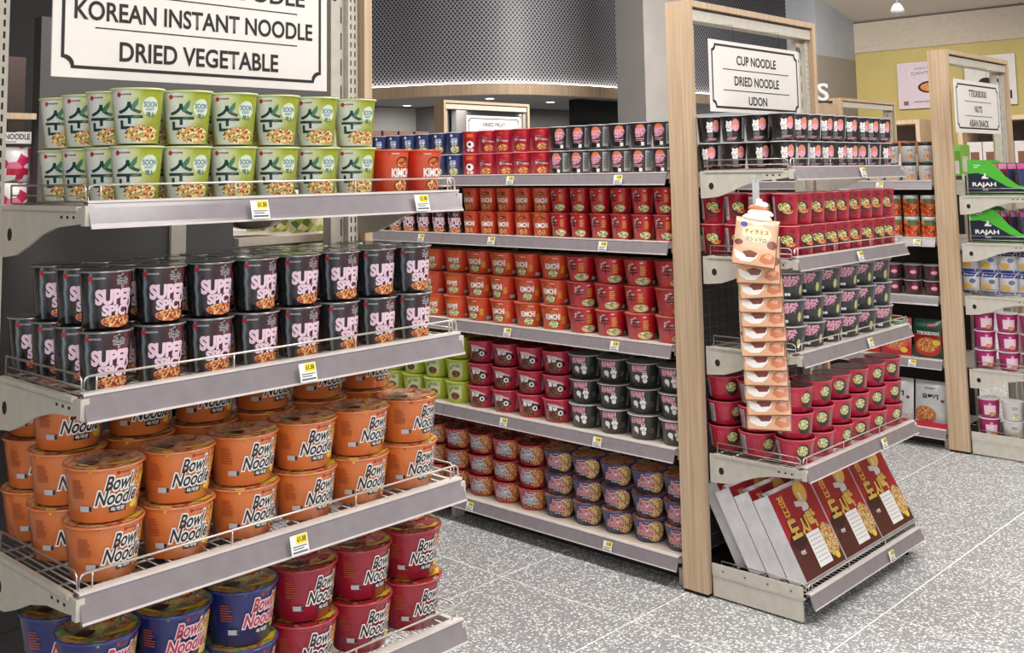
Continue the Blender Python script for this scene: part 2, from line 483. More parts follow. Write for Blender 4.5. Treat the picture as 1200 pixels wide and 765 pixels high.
iW, iK, iR = ink('white', (244, 240, 238)), ink('black', (30, 26, 28)), ink('red', (196, 40, 44))
iY, iG, iDG = ink('yellow', (236, 206, 60)), ink('green', (96, 150, 60)), ink('dark_green', (26, 84, 70))
iPK, iSIL, iGOLD = ink('pink', (238, 168, 190)), ink('silver', (190, 190, 196)), ink('gold', (226, 178, 84))
iBL, iGR, iOR = ink('slate_blue', (96, 110, 140)), ink('grey', (110, 106, 108)), ink('orange', (226, 110, 50))
iMAR, iLV = ink('maroon', (120, 30, 50)), ink('lavender', (206, 208, 232))
DOT = lambda a, z, s=.0095: ('e', a, z, s, s, iR)
LOGO = lambda a, z, m=None, w=.022: ('t', a, z, w, .0034, m or iGR, 'NONGSHIM', {'b': .03})

soon_b = angle_mat('green_white_sleeve', [(-180, (156, 166, 36)), (-112, (176, 184, 70)), (-92, (224, 228, 218)), (-40, (230, 234, 230)), (-14, (196, 204, 124)), (10, (164, 174, 44)), (60, (158, 168, 26)), (180, (156, 166, 36))], .34, .3, .35, 7)
leaf = [(-.004, -.012), (.003, -.010), (.010, .000), (.011, .012), (.004, .006), (-.002, -.002)]
cup('soon', 'noodle_cup', 'cup', 'lime-and-white vegetable noodle cup', .0395, .0502, .1072, soon_b, mat('white_foil', (226, 226, 206), .3), mat('ivory_rim', (214, 222, 160), .35), [
    DOT(-72, .87), LOGO(-54, .875, iMAR),
    ('t', -46, .50, .050, .052, ink('ink_green', (24, 62, 58)), '순', {'b': .012}),
    ('p', -38, .70, leaf, mat('print_leaf_green', (52, 120, 84), .3, coat=.3)),
    ('e', 5, .66, .034, .038, mat('print_pale_green', (214, 230, 206), .3, coat=.3)),
    ('t', 5, .70, .028, .0105, iBL, 'SOON', {'b': .03}), ('l', 5, .615, .020, .006, 2, iBL), ('t', 5, .52, .018, .010, iDG, '채소', {'b': .03}),
    ('e', -15, .175, .064, .032, FOOD_SOUP)])
spicy_b = angle_mat('black_red_sleeve_painted_sheen', [(-180, (20, 18, 20)), (-96, (16, 15, 17)), (-76, (40, 42, 46)), (-70, (18, 17, 20)), (-63, (140, 150, 158)), (-57, (66, 70, 76)), (-46, (26, 24, 28)), (-34, (70, 62, 70)), (-20, (44, 20, 28)), (24, (104, 22, 32)), (64, (52, 16, 22)), (80, (18, 16, 18)), (180, (20, 18, 20))], .26, .6, .12)  # silver stops paint vertical gloss streaks into the black sleeve
cup('spicy', 'noodle_cup', 'cup', 'black spicy noodle cup', .0400, .0492, .1060, spicy_b, FOILK, mat('silver_rim', (168, 164, 164), .2, metal=.6), [
    DOT(-62, .86), LOGO(-42, .87, iSIL, .022), ('t', 12, .82, .022, .024, iK, '辛', {'b': .0, 'ol': iSIL, 'ow': .045}),
    ('t', 0, .545, .078, .0290, ink('pale_pink', (238, 206, 222)), 'SUPER', {'b': .06}), ('t', 7, .315, .062, .0205, ink('pale_pink', (238, 206, 222)), 'SPICY', {'b': .06}),
    ('e', 6, .125, .062, .022, FOOD_RED)])
kim_b = angle_mat('orange_red_sleeve', [(-180, (196, 40, 24)), (-70, (206, 52, 30)), (-20, (226, 96, 54)), (30, (226, 78, 44)), (75, (208, 46, 28)), (180, (196, 40, 24))], .34, .3, .3)
kim_p = [DOT(-44, .90, .007), LOGO(-25, .90, iW, .018), ('e', 0, .71, .036, .026, iK), ('e', 0, .70, .032, .022, iOR), ('t', 12, .74, .017, .018, iK, '辛', {'b': .03}), ('e', -4, .66, .022, .012, FOOD_RED),
         ('t', 0, .47, .056, .0210, iW, 'KIMCHI', {'b': .05}), ('e', 2, .18, .042, .030, iK), ('e', 2, .18, .038, .026, FOOD_RED)]
cup('kimchi', 'noodle_cup', 'cup', 'orange-red kimchi noodle cup', .0395, .0500, .1035, kim_b, mat('pinkish_foil', (226, 160, 140), .3), mat('orange_rim', (222, 96, 60), .3), kim_p, seg=28)
shin_b = angle_mat('deep_red_sleeve', [(-180, (150, 16, 30)), (-60, (170, 24, 40)), (-30, (196, 60, 66)), (10, (206, 34, 36)), (60, (176, 18, 32)), (180, (150, 16, 30))], .33, .35, .35)
cup('shin', 'noodle_cup', 'cup', 'deep red noodle cup', .0395, .0500, .1035, shin_b, mat('pinkish_foil', (226, 160, 140), .3), mat('red_rim', (196, 60, 60), .3), [
    ('t', -20, .60, .036, .050, iK, '辛', {'b': .0, 'ol': iW, 'ow': .05}), ('l', 26, .60, .018, .030, 5, iGOLD), ('e', 22, .87, .012, .007, iPK),
    ('e', 18, .20, .046, .030, iK), ('e', 18, .20, .044, .028, FOOD_GREEN)], seg=28)
navy_b = angle_mat('navy_sleeve', [(-180, (36, 44, 88)), (-60, (40, 50, 100)), (-30, (60, 76, 130)), (30, (50, 64, 120)), (70, (36, 44, 90)), (180, (36, 44, 88))], .33, .3, .3)
cup('navy', 'noodle_cup', 'cup', 'navy seafood noodle cup', .0395, .0500, .1005, navy_b, mat('silver_foil', (190, 186, 186), .25, metal=.4), mat('pale_rim', (200, 196, 200), .3), [
    ('e', -14, .84, .013, .013, iW), ('t', 0, .58, .036, .030, iLV, '새우', {'b': .05}), ('l', 4, .42, .034, .008, 2, iW), ('e', 4, .20, .044, .034, FOOD_GREEN)], seg=28)
rose_b = angle_mat('rose_red_sleeve', [(-180, (176, 22, 52)), (-60, (186, 26, 54)), (0, (206, 34, 48)), (60, (190, 36, 66)), (180, (176, 22, 52))], .33, .3, .3)
cup('rose', 'noodle_cup', 'cup', 'rose-red cheese noodle cup', .0395, .0500, .1005, rose_b, mat('pink_foil', (226, 120, 130), .3), mat('pink_rim', (232, 120, 126), .3), [
    ('t', 0, .86, .020, .008, iOR, '치즈', {'b': .03}), ('p', 0, .56, [(-.028, .014), (-.010, .010), (.030, -.004), (.030, -.012), (-.006, -.008), (-.028, -.012)], mat('print_pale_rose', (226, 180, 186), .3)),
    ('p', 0, .63, [(-.028, .006), (.026, -.008), (.026, -.012), (-.028, -.002)], iMAR), ('l', -4, .52, .030, .010, 2, iK), ('e', 6, .20, .046, .030, FOOD_RED)], seg=28)
cup('milk', 'noodle_cup', 'cup', 'rose-red milky noodle cup', .0395, .0500, .1005, rose_b, mat('pink_foil', (226, 120, 130), .3), mat('pink_rim', (232, 120, 126), .3), [
    ('r', 0, .80, .030, .018, iOR), ('e', 0, .38, .036, .034, iW), ('e', -3, .40, .014, .014, iK), ('t', 0, .13, .034, .014, iW, '우유', {'b': .03})], seg=28)
coal_b = angle_mat('charcoal_sleeve', [(-180, (40, 38, 40)), (-60, (46, 42, 44)), (0, (58, 46, 48)), (60, (40, 38, 40)), (180, (40, 38, 40))], .3, .35, .3)
cup('coal', 'noodle_cup', 'cup', 'charcoal hot-chicken noodle cup', .0395, .0500, .1005, coal_b, mat('silver_foil', (190, 186, 186), .25, metal=.4), mat('pale_rim', (200, 196, 200), .3), [
    ('e', -4, .78, .034, .026, mat('print_orange_flame', (226, 130, 90), .3)), ('t', -4, .58, .044, .036, iPK, '불닭', {'b': .07}), ('l', -4, .30, .036, .014, 2, iPK), ('e', -18, .16, .034, .022, iK), ('r', 8, .14, .012, .014, iW),
    ('r', 56, .5, .034, .080, iSIL), ('l', 56, .52, .028, .062, 12, iGR)], seg=28)
cup('ebony', 'noodle_cup', 'cup', 'black hot-chicken noodle cup', .0395, .0481, .0985, mat('black_sleeve', (34, 32, 33), .28, coat=.5), mat('silver_foil', (190, 186, 186), .25, metal=.4), mat('pale_rim', (200, 196, 200), .3), [
    ('t', -14, .58, .026, .040, iW, '불', {'b': .06}), ('e', 18, .62, .030, .046, mat('print_salmon', (226, 140, 120), .3)), ('e', 18, .52, .026, .024, iPK), ('e', -10, .26, .026, .018, iGR), ('e', 20, .24, .028, .024, iK),
    ('l', 2, .12, .040, .010, 2, iPK), ('r', 66, .5, .020, .080, iSIL)], seg=28)
ruby_b = angle_mat('ruby_sleeve', [(-180, (176, 18, 50)), (-70, (206, 30, 66)), (-30, (150, 20, 40)), (10, (176, 24, 46)), (60, (206, 30, 62)), (180, (176, 18, 50))], .3, .35, .35)
cup('ruby', 'noodle_cup', 'cup', 'ruby-red noodle cup', .0400, .0481, .1130, ruby_b, mat('pink_foil', (226, 120, 130), .3), mat('pink_rim', (232, 120, 126), .3), [
    ('e', 0, .50, .056, .050, mat('print_dark_olive', (60, 50, 40), .3)), ('e', -6, .56, .046, .030, FOOD_GREEN), ('e', 12, .42, .036, .018, FOOD_RED), ('l', 0, .20, .036, .014, 2, iMAR), ('e', 20, .82, .022, .012, iMAR),
    ('r', -72, .5, .028, .086, iSIL), ('l', -72, .52, .022, .066, 10, iGR)], seg=28)

def bowlprints(tm, om, small=1.0, food=FOOD_RED, foot=True):
    s = small
    p = [('e', 0, .885, .007 * s, .007 * s, iR), ('t', 9, .885, .022 * s, .0032, iMAR if s == 1 else iW, 'NONGSHIM', {'b': .03})]
    if s == 1: p += [('e', 46, .52, .056, .078, food), ('e', 58, .70, .030, .020, iY), ('e', 36, .24, .022, .012, iY), ('r', -50, .27, .022, .010, iSIL), ('r', -42, .27, .005, .009, iK), ('l', -62, .62, .026, .034, 7, ink('faint_tub_print', (170, 84, 50)))]
    else: p += [('e', 40, .50, .076, .078, food), ('r', -60, .14, .03, .012, iK)]
    for tmat, omat in ((None, om), (tm, None)):
        p += [('t', 3, .715, .052 * s, .026 * s, tmat, 'Bowl', {'b': .022, 'sh': .36, 'ol': omat, 'ow': .085}), ('t', 1, .455, .078 * s, .026 * s, tmat, 'Noodle', {'b': .022, 'sh': .36, 'ol': omat, 'ow': .085})]
    p += [('r', 2, .24, .030 * s, .0115, iK), ('t', 2, .24, .025 * s, .0075, iW, '육개장' if s == 1 else '큰사발', {'b': .02})]
    return p
or_b = angle_mat('orange_tub', [(-180, (200, 96, 38)), (-50, (220, 118, 54)), (0, (230, 136, 76)), (60, (206, 100, 42)), (180, (200, 96, 38))], .28, .5, .5)
LT = [('e', .026, .026, .062, .046, FOOD_RED), ('e', -.036, -.014, .044, .026, ink('dark_brown', (60, 24, 26))), ('p', .012, -.052, [(-.036, .010), (-.014, -.004), (.018, -.010), (.046, .012), (.034, .014), (.012, .002), (-.012, .006)], iY), ('p', -.046, -.016, [(-.016, .018), (-.006, -.012), (.006, -.020), (.004, -.008), (-.006, .012)], iY), ('t', -.01, .018, .070, .018, iK, 'Bowl Noodle', {'b': .03, 'sh': .3, 'ol': iSIL, 'ow': .04})]
cup('bowl_orange', 'noodle_bowl', 'bowl', 'orange bowl-noodle tub', .0575, .0716, .0985, or_b, FOIL, mat('orange_tub_rim', (226, 132, 78), .25, coat=.4), bowlprints(iK, iW), wrap=True, tab=(YEL, (-40, 62)), lidprints=LT)
cup('bowl_blue', 'noodle_bowl', 'bowl', 'blue bowl-noodle tub', .0580, .0735, .1080, mat('blue_tub', (38, 44, 108), .28, coat=.5), FOILB, mat('blue_tub_rim', (66, 76, 150), .25, coat=.4), bowlprints(ink('dark_pink', (176, 50, 70)), mat('print_rose_white', (240, 206, 214), .3), 1.0, FOOD_SOUP), wrap=True, tab=(iG, (-30, 60)), lidprints=LT)
cup('bowl_red', 'noodle_bowl', 'bowl', 'crimson bowl-noodle tub', .0580, .0735, .1080, mat('crimson_tub', (158, 26, 50), .28, coat=.5), FOILR, mat('crimson_tub_rim', (196, 60, 70), .25, coat=.4), bowlprints(iK, iW), wrap=True, tab=(iOR, (40, 62)), lidprints=LT)
cup('small_blue', 'noodle_bowl', 'bowl', 'blue bowl-noodle tub', .0570, .0720, .0885, mat('indigo_tub', (50, 54, 96), .3, coat=.4), FOIL, mat('indigo_tub_rim', (84, 88, 158), .25, coat=.4), bowlprints(ink('dark_pink', (176, 50, 70)), mat('print_rose_white', (240, 206, 214), .3), .92, FOOD_SOUP), seg=28)
cup('small_red', 'noodle_bowl', 'bowl', 'salmon-red bowl-noodle tub', .0570, .0720, .0885, mat('salmon_tub', (186, 60, 66), .3, coat=.4), FOILR, mat('salmon_tub_rim', (212, 92, 92), .25, coat=.4), bowlprints(iBL, iW, .92, FOOD_RED), seg=28)
cup('big_shin', 'noodle_bowl', 'bowl', 'wide deep-red cup', .0560, .0705, .1025, shin_b, mat('pinkish_foil', (226, 160, 140), .3), mat('red_rim', (196, 60, 60), .3), [
    ('t', -18, .60, .042, .050, iK, '辛', {'b': .0, 'ol': iW, 'ow': .05}), ('l', 20, .58, .024, .038, 5, iGOLD), ('e', 14, .88, .016, .008, iPK), ('e', 18, .18, .062, .030, mat('print_beige', (206, 190, 160), .3)), ('e', 18, .20, .052, .022, FOOD_GREEN), ('r', 76, .12, .024, .014, iSIL)], seg=32)
cup('big_kimchi', 'noodle_bowl', 'bowl', 'wide red kimchi cup', .0560, .0705, .1025, kim_b, mat('pinkish_foil', (226, 160, 140), .3), mat('orange_rim', (222, 96, 60), .3), [
    ('e', -14, .74, .040, .020, iK), ('e', -14, .74, .036, .016, iOR), ('t', -14, .54, .064, .025, iW, 'KIMCHI', {'b': .05}), ('e', -12, .23, .050, .038, iK), ('e', -12, .23, .044, .032, FOOD_GREEN), ('l', 30, .40, .020, .030, 5, iY), ('l', 0, .86, .03, .006, 1, iW), ('r', 62, .13, .026, .014, iSIL)], seg=32)
cup('big_orange', 'noodle_bowl', 'bowl', 'wide orange-red cup', .0560, .0705, .1025, kim_b, mat('pinkish_foil', (226, 160, 140), .3), mat('orange_rim', (222, 96, 60), .3), [
    ('e', -20, .72, .070, .030, iOR), ('t', -22, .54, .056, .024, iW, '라면', {'b': .05}), ('e', -16, .24, .052, .030, FOOD_GREEN), ('r', 50, .14, .026, .012, iSIL)], seg=32)
cup('lime', 'noodle_bowl', 'bowl', 'lime-green noodle tub', .0560, .0715, .0965, mat('lime_tub', (188, 206, 66), .32, coat=.3), FOILG, mat('lime_rim', (208, 226, 66), .3), [
    ('r', -10, .52, .066, .060, mat('print_celadon', (206, 214, 160), .3)), ('t', -12, .72, .044, .014, iGR, '크림', {'b': .03}), ('e', -10, .34, .042, .032, iMAR), ('e', -10, .36, .034, .022, FOOD_DARK), ('e', -30, .6, .012, .014, iG)], seg=32)
cup('blush', 'noodle_bowl', 'bowl', 'rose-pink noodle tub', .0560, .0715, .0965, mat('rose_tub', (190, 44, 72), .32, coat=.35), mat('rose_foil', (150, 50, 60), .25), mat('rose_tub_rim', (226, 92, 112), .3), [
    ('p', -10, .62, [(-.046, .020), (.0, .010), (.046, -.012), (.046, -.026), (-.01, -.014), (-.046, -.006)], iK), ('p', -10, .74, [(-.040, .008), (.0, .006), (.036, -.008), (.036, -.014), (-.01, -.004), (-.040, -.002)], mat('print_pale_rose', (226, 180, 186), .3)), ('t', -22, .62, .044, .020, iW, '불닭', {'b': .04}), ('e', -16, .28, .066, .040, FOOD_DARK), ('e', 8, .42, .022, .022, iW), ('e', 8, .42, .010, .012, iK), ('r', 66, .5, .030, .070, iSIL)], seg=32)
cup('jet', 'noodle_bowl', 'bowl', 'black hot-chicken noodle tub', .0560, .0715, .0965, mat('jet_tub', (48, 48, 50), .3, coat=.35), mat('grey_foil', (150, 150, 146), .25), mat('ivory_tub_rim', (212, 200, 190), .3), [
    ('t', -26, .78, .062, .026, iPK, '불닭볶음면', {'b': .05, 'sh': .2}), ('e', -34, .42, .022, .022, iW), ('p', -30, .30, [(-.004, .004), (.006, .004), (.001, -.008)], iW), ('e', -6, .46, .026, .020, iW), ('e', -5, .30, .018, .020, iW), ('p', -6, .62, [(-.009, -.004), (-.005, .006), (-.002, -.002), (.003, -.002), (.006, .006), (.009, -.004)], iW), ('l', -5, .40, .012, .008, 2, iGR),
    ('r', 62, .5, .026, .080, iSIL), ('l', 62, .5, .022, .066, 12, iGR), ('l', 28, .4, .02, .02, 3, iGR)], seg=32)
cup('onyx', 'noodle_bowl', 'bowl', 'black curry-noodle cup', .0570, .0700, .0905, mat('onyx_tub', (52, 52, 56), .28, coat=.4), mat('grey_foil', (150, 150, 146), .25), mat('grey_tub_rim', (196, 192, 190), .3), [
    ('t', 0, .68, .064, .038, iPK, '불닭', {'b': .07}), ('e', -20, .16, .011, .011, iW), ('e', -10, .16, .011, .011, iW), ('e', 36, .32, .016, .034, mat('print_olive_yellow', (196, 196, 120), .3)),
    ('r', -58, .5, .036, .076, iSIL), ('l', -58, .5, .030, .066, 5, iW)], seg=32)
cup('coral', 'noodle_bowl', 'bowl', 'raspberry-red noodle tub', .0580, .0706, .0870, mat('raspberry_tub', (204, 36, 70), .3, coat=.35), mat('maroon_foil', (90, 24, 36), .2, coat=.4), mat('raspberry_rim', (232, 84, 104), .3), [
    ('e', 12, .50, .048, .060, mat('print_dark_olive', (60, 50, 40), .3)), ('e', 9, .56, .040, .036, FOOD_GREEN), ('r', 44, .5, .016, .060, mat('print_taupe', (140, 110, 100), .3)), ('l', -28, .5, .030, .050, 9, mat('print_light_raspberry', (226, 90, 110), .3)),
    ('r', -78, .5, .026, .066, iSIL), ('l', -78, .5, .022, .056, 10, iGR)], seg=32)
# containers of the further aisles
cup('jar_white', 'sauce_jar', 'jar', 'white-labelled sauce jar', .040, .043, .110, mat('milky_jar', (186, 180, 178), .3, coat=.3), mat('black_cap', (44, 44, 48), .4), None, [
    ('e', 0, .24, .040, .026, FOOD_RED), ('t', 0, .6, .034, .012, iGR, '소스', {'b': .03})], seg=20, shoulder=True)
cup('jar_red', 'kimchi_jar', 'jar', 'jar of red kimchi', .043, .045, .118, noise_mat('kimchi_in_glass', [(196, 60, 30), (226, 100, 40), (150, 40, 26), (214, 150, 70)], 90, .15, .6), mat('pale_cap', (212, 214, 208), .35), None, [
    ('r', 0, .70, .060, .030, mat('print_jar_green', (100, 110, 70), .3))], seg=20, shoulder=True)
cup('tub_dark', 'side_dish_tub', 'tub', 'dark plum side-dish tub', .046, .052, .084, mat('plum_tub', (70, 44, 54), .3, coat=.3), mat('clear_grey_lid', (190, 188, 190), .25), mat('grey_tub_rim', (196, 192, 190), .3), [
    ('r', 0, .55, .050, .040, iMAR), ('e', 0, .5, .036, .02, iPK)], seg=24)
cup('tub_pink', 'noodle_bowl', 'bowl', 'magenta noodle tub', .048, .056, .098, mat('magenta_tub', (176, 30, 106), .3, coat=.3), mat('white_lid', (232, 226, 230), .3), mat('white_rim', (234, 226, 232), .3), [
    ('r', 0, .42, .060, .05, mat('print_pale_pink', (222, 180, 206), .3)), ('e', 12, .20, .036, .022, FOOD_RED), ('e', 0, .74, .014, .014, iPK)], seg=24)
cup('tub_white', 'noodle_bowl', 'bowl', 'white noodle tub', .048, .056, .098, mat('white_tub', (222, 222, 216), .3, coat=.3), mat('white_lid', (232, 226, 230), .3), mat('white_rim', (234, 226, 232), .3), [
    ('e', 0, .24, .040, .026, FOOD_GREEN), ('l', 0, .66, .036, .016, 3, iGR)], seg=24)
cup('bottle', 'milk_bottle', 'bottle', 'white plastic bottle', .040, .040, .150, mat('white_bottle', (226, 230, 224), .3), mat('white_cap', (244, 244, 240), .3), None, [
    ('r', 0, .34, .050, .040, mat('print_mint', (170, 206, 170), .3))], seg=16, shoulder=True)

# ------------------------------------------------------------------ the setting
floor = tag(link('floor', None), 'grey terrazzo shop floor', None, None, 'structure')
fb = MB(); fb.box((-6, -5, -.10), (16, 15, -.0012), mat('pale_grout', (250, 250, 249), .7))
part('slab', fb, floor)
TW = 0.62
tb = MB(); g = .0034
tb.box((g, g, -.02), (TW - g, TW - g, 0), TERR)
tme = tb.mesh('tile')
for i in range(-3, 16):
    for j in range(-3, 9):
        x, y = 3.10 + (i - 5) * TW, 1.72 + (j - 3) * TW
        if x > 9.4: continue
        link('tile', tme, floor, (x, y, 0))
fb = MB(); fb.box((9.3, -5, -.02), (16, 15, -.001), TERR); fb.box((-6, 5.44, -.02), (9.3, 15, -.001), TERR)
part('far_tiles', fb, floor, kind='stuff')

def struct(name, mb, label=None): return tag(link(name, mb.mesh(name)), label, None, None, 'structure')
b = MB(); b.box((-6, -5, 4.3), (16, 15, 4.4), mat('black_ceiling', (60, 58, 58), .9)); struct('ceiling', b, 'dark open ceiling above the shop')
YW = mat('mustard_wall_paint', (182, 166, 104), .8, scale=2)
b = MB(); b.box((13.0, -5, 0), (13.1, 6.2, 3.02), YW); struct('wall_right', b, 'mustard yellow wall behind the far fixtures')
b = MB(); b.box((12.985, -5, 3.02), (13.1, 6.2, 3.40), mat('cream_bulkhead_paint', (184, 172, 156), .8)); struct('trim_1', b, 'cream band above the yellow wall')
b = MB()
b.add([(13.1, -5, 3.40), (13.1, 6.2, 3.40), (9.5, 6.2, 4.25), (9.5, -5, 4.25)], [(0, 1, 2, 3)], mat('grey_sloped_ceiling', (205, 198, 190), .8, scale=120, var=.2)); struct('ceiling_slope', b, 'grey sloping ceiling panel')
b = MB(); b.box((-6, 12.9, 0), (16, 13.0, 4.3), GREYD); struct('wall_back', b)
b = MB(); b.box((-6.1, -5, 0), (-6, 13, 4.3), GREYW); struct('wall_left', b)
# grey column behind the long run
b = MB(); b.box((10.0, 7.156, 0), (10.90, 7.56, 4.3), mat('warm_grey_column', (150, 145, 141), .8, scale=3)); struct('column', b, 'warm grey square column')
b = MB(); b.box((11.965, 6.0, 2.93), (12.995, 6.4, 4.3), mat('pale_blue_grey_panel', (144, 146, 150), .5, scale=3)); b.box((11.965, 6.0, 0), (12.995, 6.4, 2.93), mat('ribbed_taupe_panel', (126, 118, 108), .7, scale=90, var=.25)); struct('pillar', b, 'grey pier beside the yellow wall')
# curved perforated bulkhead
import bisect
KP = [(7.2, 13.6), (8.05, 11.7), (8.651, 10.431), (9.0, 9.55), (9.512, 8.87), (10.35, 8.62), (11.359, 8.56), (12.3, 8.50), (13.164, 8.46), (14.6, 8.25), (15.86, 7.959)]
def cr(p0, p1, p2, p3, t):
    return tuple(.5 * ((2 * p1[i]) + (-p0[i] + p2[i]) * t + (2 * p0[i] - 5 * p1[i] + 4 * p2[i] - p3[i]) * t * t + (-p0[i] + 3 * p1[i] - 3 * p2[i] + p3[i]) * t ** 3) for i in (0, 1))
path = []
for i in range(len(KP) - 1):
    P = [KP[max(0, i - 1)], KP[i], KP[i + 1], KP[min(len(KP) - 1, i + 2)]]
    for q in range(8): path.append(cr(*P, q / 8))
path.append(KP[-1])
def norm2(i):
    a, c = path[max(0, i - 1)], path[min(len(path) - 1, i + 1)]
    d = Vector((c[0] - a[0], c[1] - a[1])).normalized()
    return Vector((d.y, -d.x))     # towards the shop
def strip(name, off0, off1, z0, z1, m, label, uv=False, thick=True):
    me = bpy.data.meshes.new(name); vv = []; ff = []
    for i, p in enumerate(path):
        n = norm2(i); a = Vector(p) - n * off0 * -1; c = Vector(p) - n * off1 * -1
        vv += [(a.x, a.y, z0), (a.x, a.y, z1), (c.x, c.y, z0), (c.x, c.y, z1)]
    for i in range(len(path) - 1):
        o, q = i * 4, i * 4 + 4
        ff += [(o, q, q + 1, o + 1), (o + 2, o + 3, q + 3, q + 2), (o + 1, q + 1, q + 3, o + 3), (o, o + 2, q + 2, q)]
    me.from_pydata(vv, [], ff); me.materials.append(m)
    if uv:
        L_ = [0]
        for i in range(1, len(path)): L_.append(L_[-1] + (Vector(path[i]) - Vector(path[i - 1])).length)
        ul = me.uv_layers.new(name='UVMap')
        for poly in me.polygons:
            for li in poly.loop_indices:
                vi = me.loops[li].vertex_index
                ul.data[li].uv = (L_[vi // 4], vv[vi][2])
    return tag(link(name, me), label, None, None, 'structure')
PERF = perforated('perforated_metal', (176, 174, 178), (52, 50, 54), .056, .075, .45)
strip('wall_perforated', 0.0, -.05, 2.60, 4.3, PERF, 'curved bulkhead of perforated metal', True)
strip('trim_2', .10, -.05, 2.515, 2.655, WOOD, 'pale wood ring under the perforated bulkhead')
strip('trim_3', .045, .012, 2.656, 2.668, mat('cove_light_strip', (255, 250, 244), .5, emit=6.0), 'white cove light along the foot of the bulkhead')
b = MB()
vv = [(p[0], p[1], 2.53) for p in path] + [(p[0], 12.9, 2.53) for p in path]; n = len(path)
b.add(vv, [(i, i + 1, n + i + 1, n + i) for i in range(1, n - 1)], mat('soffit_paint', (160, 158, 156), .8)); struct('ceiling_soffit', b, 'grey soffit behind the wood ring')
for x, y in ((9.946, 11.226), (9.927, 9.58), (11.142, 9.586)):
    t = thing('downlight', {11.226: 'recessed downlight deep in the soffit behind near post', 9.58: 'recessed downlight above the dried fruit rack', 9.586: 'recessed downlight beside the black opening'}[y], 'light', (x, y, 2.53), 'soffit downlights')
    b = MB(); b.lathe([(.055, -.004), (.075, -.006), (.08, 0)], 20, WHITE); part('ring', b, t)
    b = MB(); b.lathe([(.0005, -.003), (.055, -.003)], 20, mat('lamp_glow', (255, 248, 236), .5, emit=14.0)); part('lamp', b, t)
b = MB(); b.box((9.4, 11.6, 0), (10.6, 11.7, 2.52), mat('light_grey_panel', (196, 194, 192), .8)); struct('wall_alcove', b, 'pale alcove wall under the soffit')
b = MB(); b.box((10.9, 8.95, 0), (13.5, 9.05, 2.52), BLACK); struct('wall_dark_opening', b, 'black opening under the soffit, its darkness drawn as a sheet')  # black sheet fills the opening to stand for its darkness
b = MB(); b.box((10.45, 11.0, 0), (10.55, 11.7, 2.52), GREYW); b.box((10.5, 10.8, 0), (13.4, 10.9, 2.52), GREYW); struct('wall_alcove_side', b)
# partition behind the nearest rack
b = MB(); b.box((2.122, 5.0, 0), (4.02, 5.08, 2.333), GREYD); struct('wall_partition', b, 'dark grey partition behind the nearest rack')
b = MB(); b.box((.6, 5.6, 0), (2.3, 5.7, 2.20), mat('brown_taupe_wall', (112, 94, 88), .8)); struct('wall_taupe', b)

# ------------------------------------------------------------------ shelf fixture builders
def fence(mb, pts, z, hgt, r=.0021, posts=(), double=False):
    mb.tube([(x, y, z + hgt) for x, y in pts], r, WIRE)
    if double: mb.tube([(x, y, z + hgt * .45) for x, y in pts], r * .8, WIRE, 5)
    for x, y in posts: mb.tube([(x, y, z), (x, y, z + hgt)], r, WIRE, 5)
def rail_profile(s=1):   # (outward, up) from the bottom front edge of the channel
    return [(0, 0), (.003, .001), (.0, .008), (-.010, .036), (-.014, .046), (-.030, .048), (-.030, .043), (-.017, .041), (-.006, .008), (-.004, 0)]
def tag_mesh():
    mb = MB(); w, h = .042, .038
    mb.box((-w / 2, 0, -h / 2), (w / 2, .0012, h / 2), WHITE)
    fm = lambda x, y: (x, -.0003, y)
    stamp(mb, rect(w * .62, h * .42), w * .14, h * .25, fm, YEL)
    fm2 = lambda x, y: (x, -.0006, y)
    stamp(mb, fit_text('£1.50', w * .5, h * .24, .03), w * .14, h * .26, fm2, INK)
    stamp(mb, rect(w * .8, h * .05), 0, -h * .08, fm2, iGR); stamp(mb, rect(w * .6, h * .05), -w * .08, -h * .2, fm2, iBL)
    stamp(mb, rect(w * .85, h * .09), 0, -h * .36, fm2, iGR)
    return mb.mesh('price_tag')
TAGM = tag_mesh()

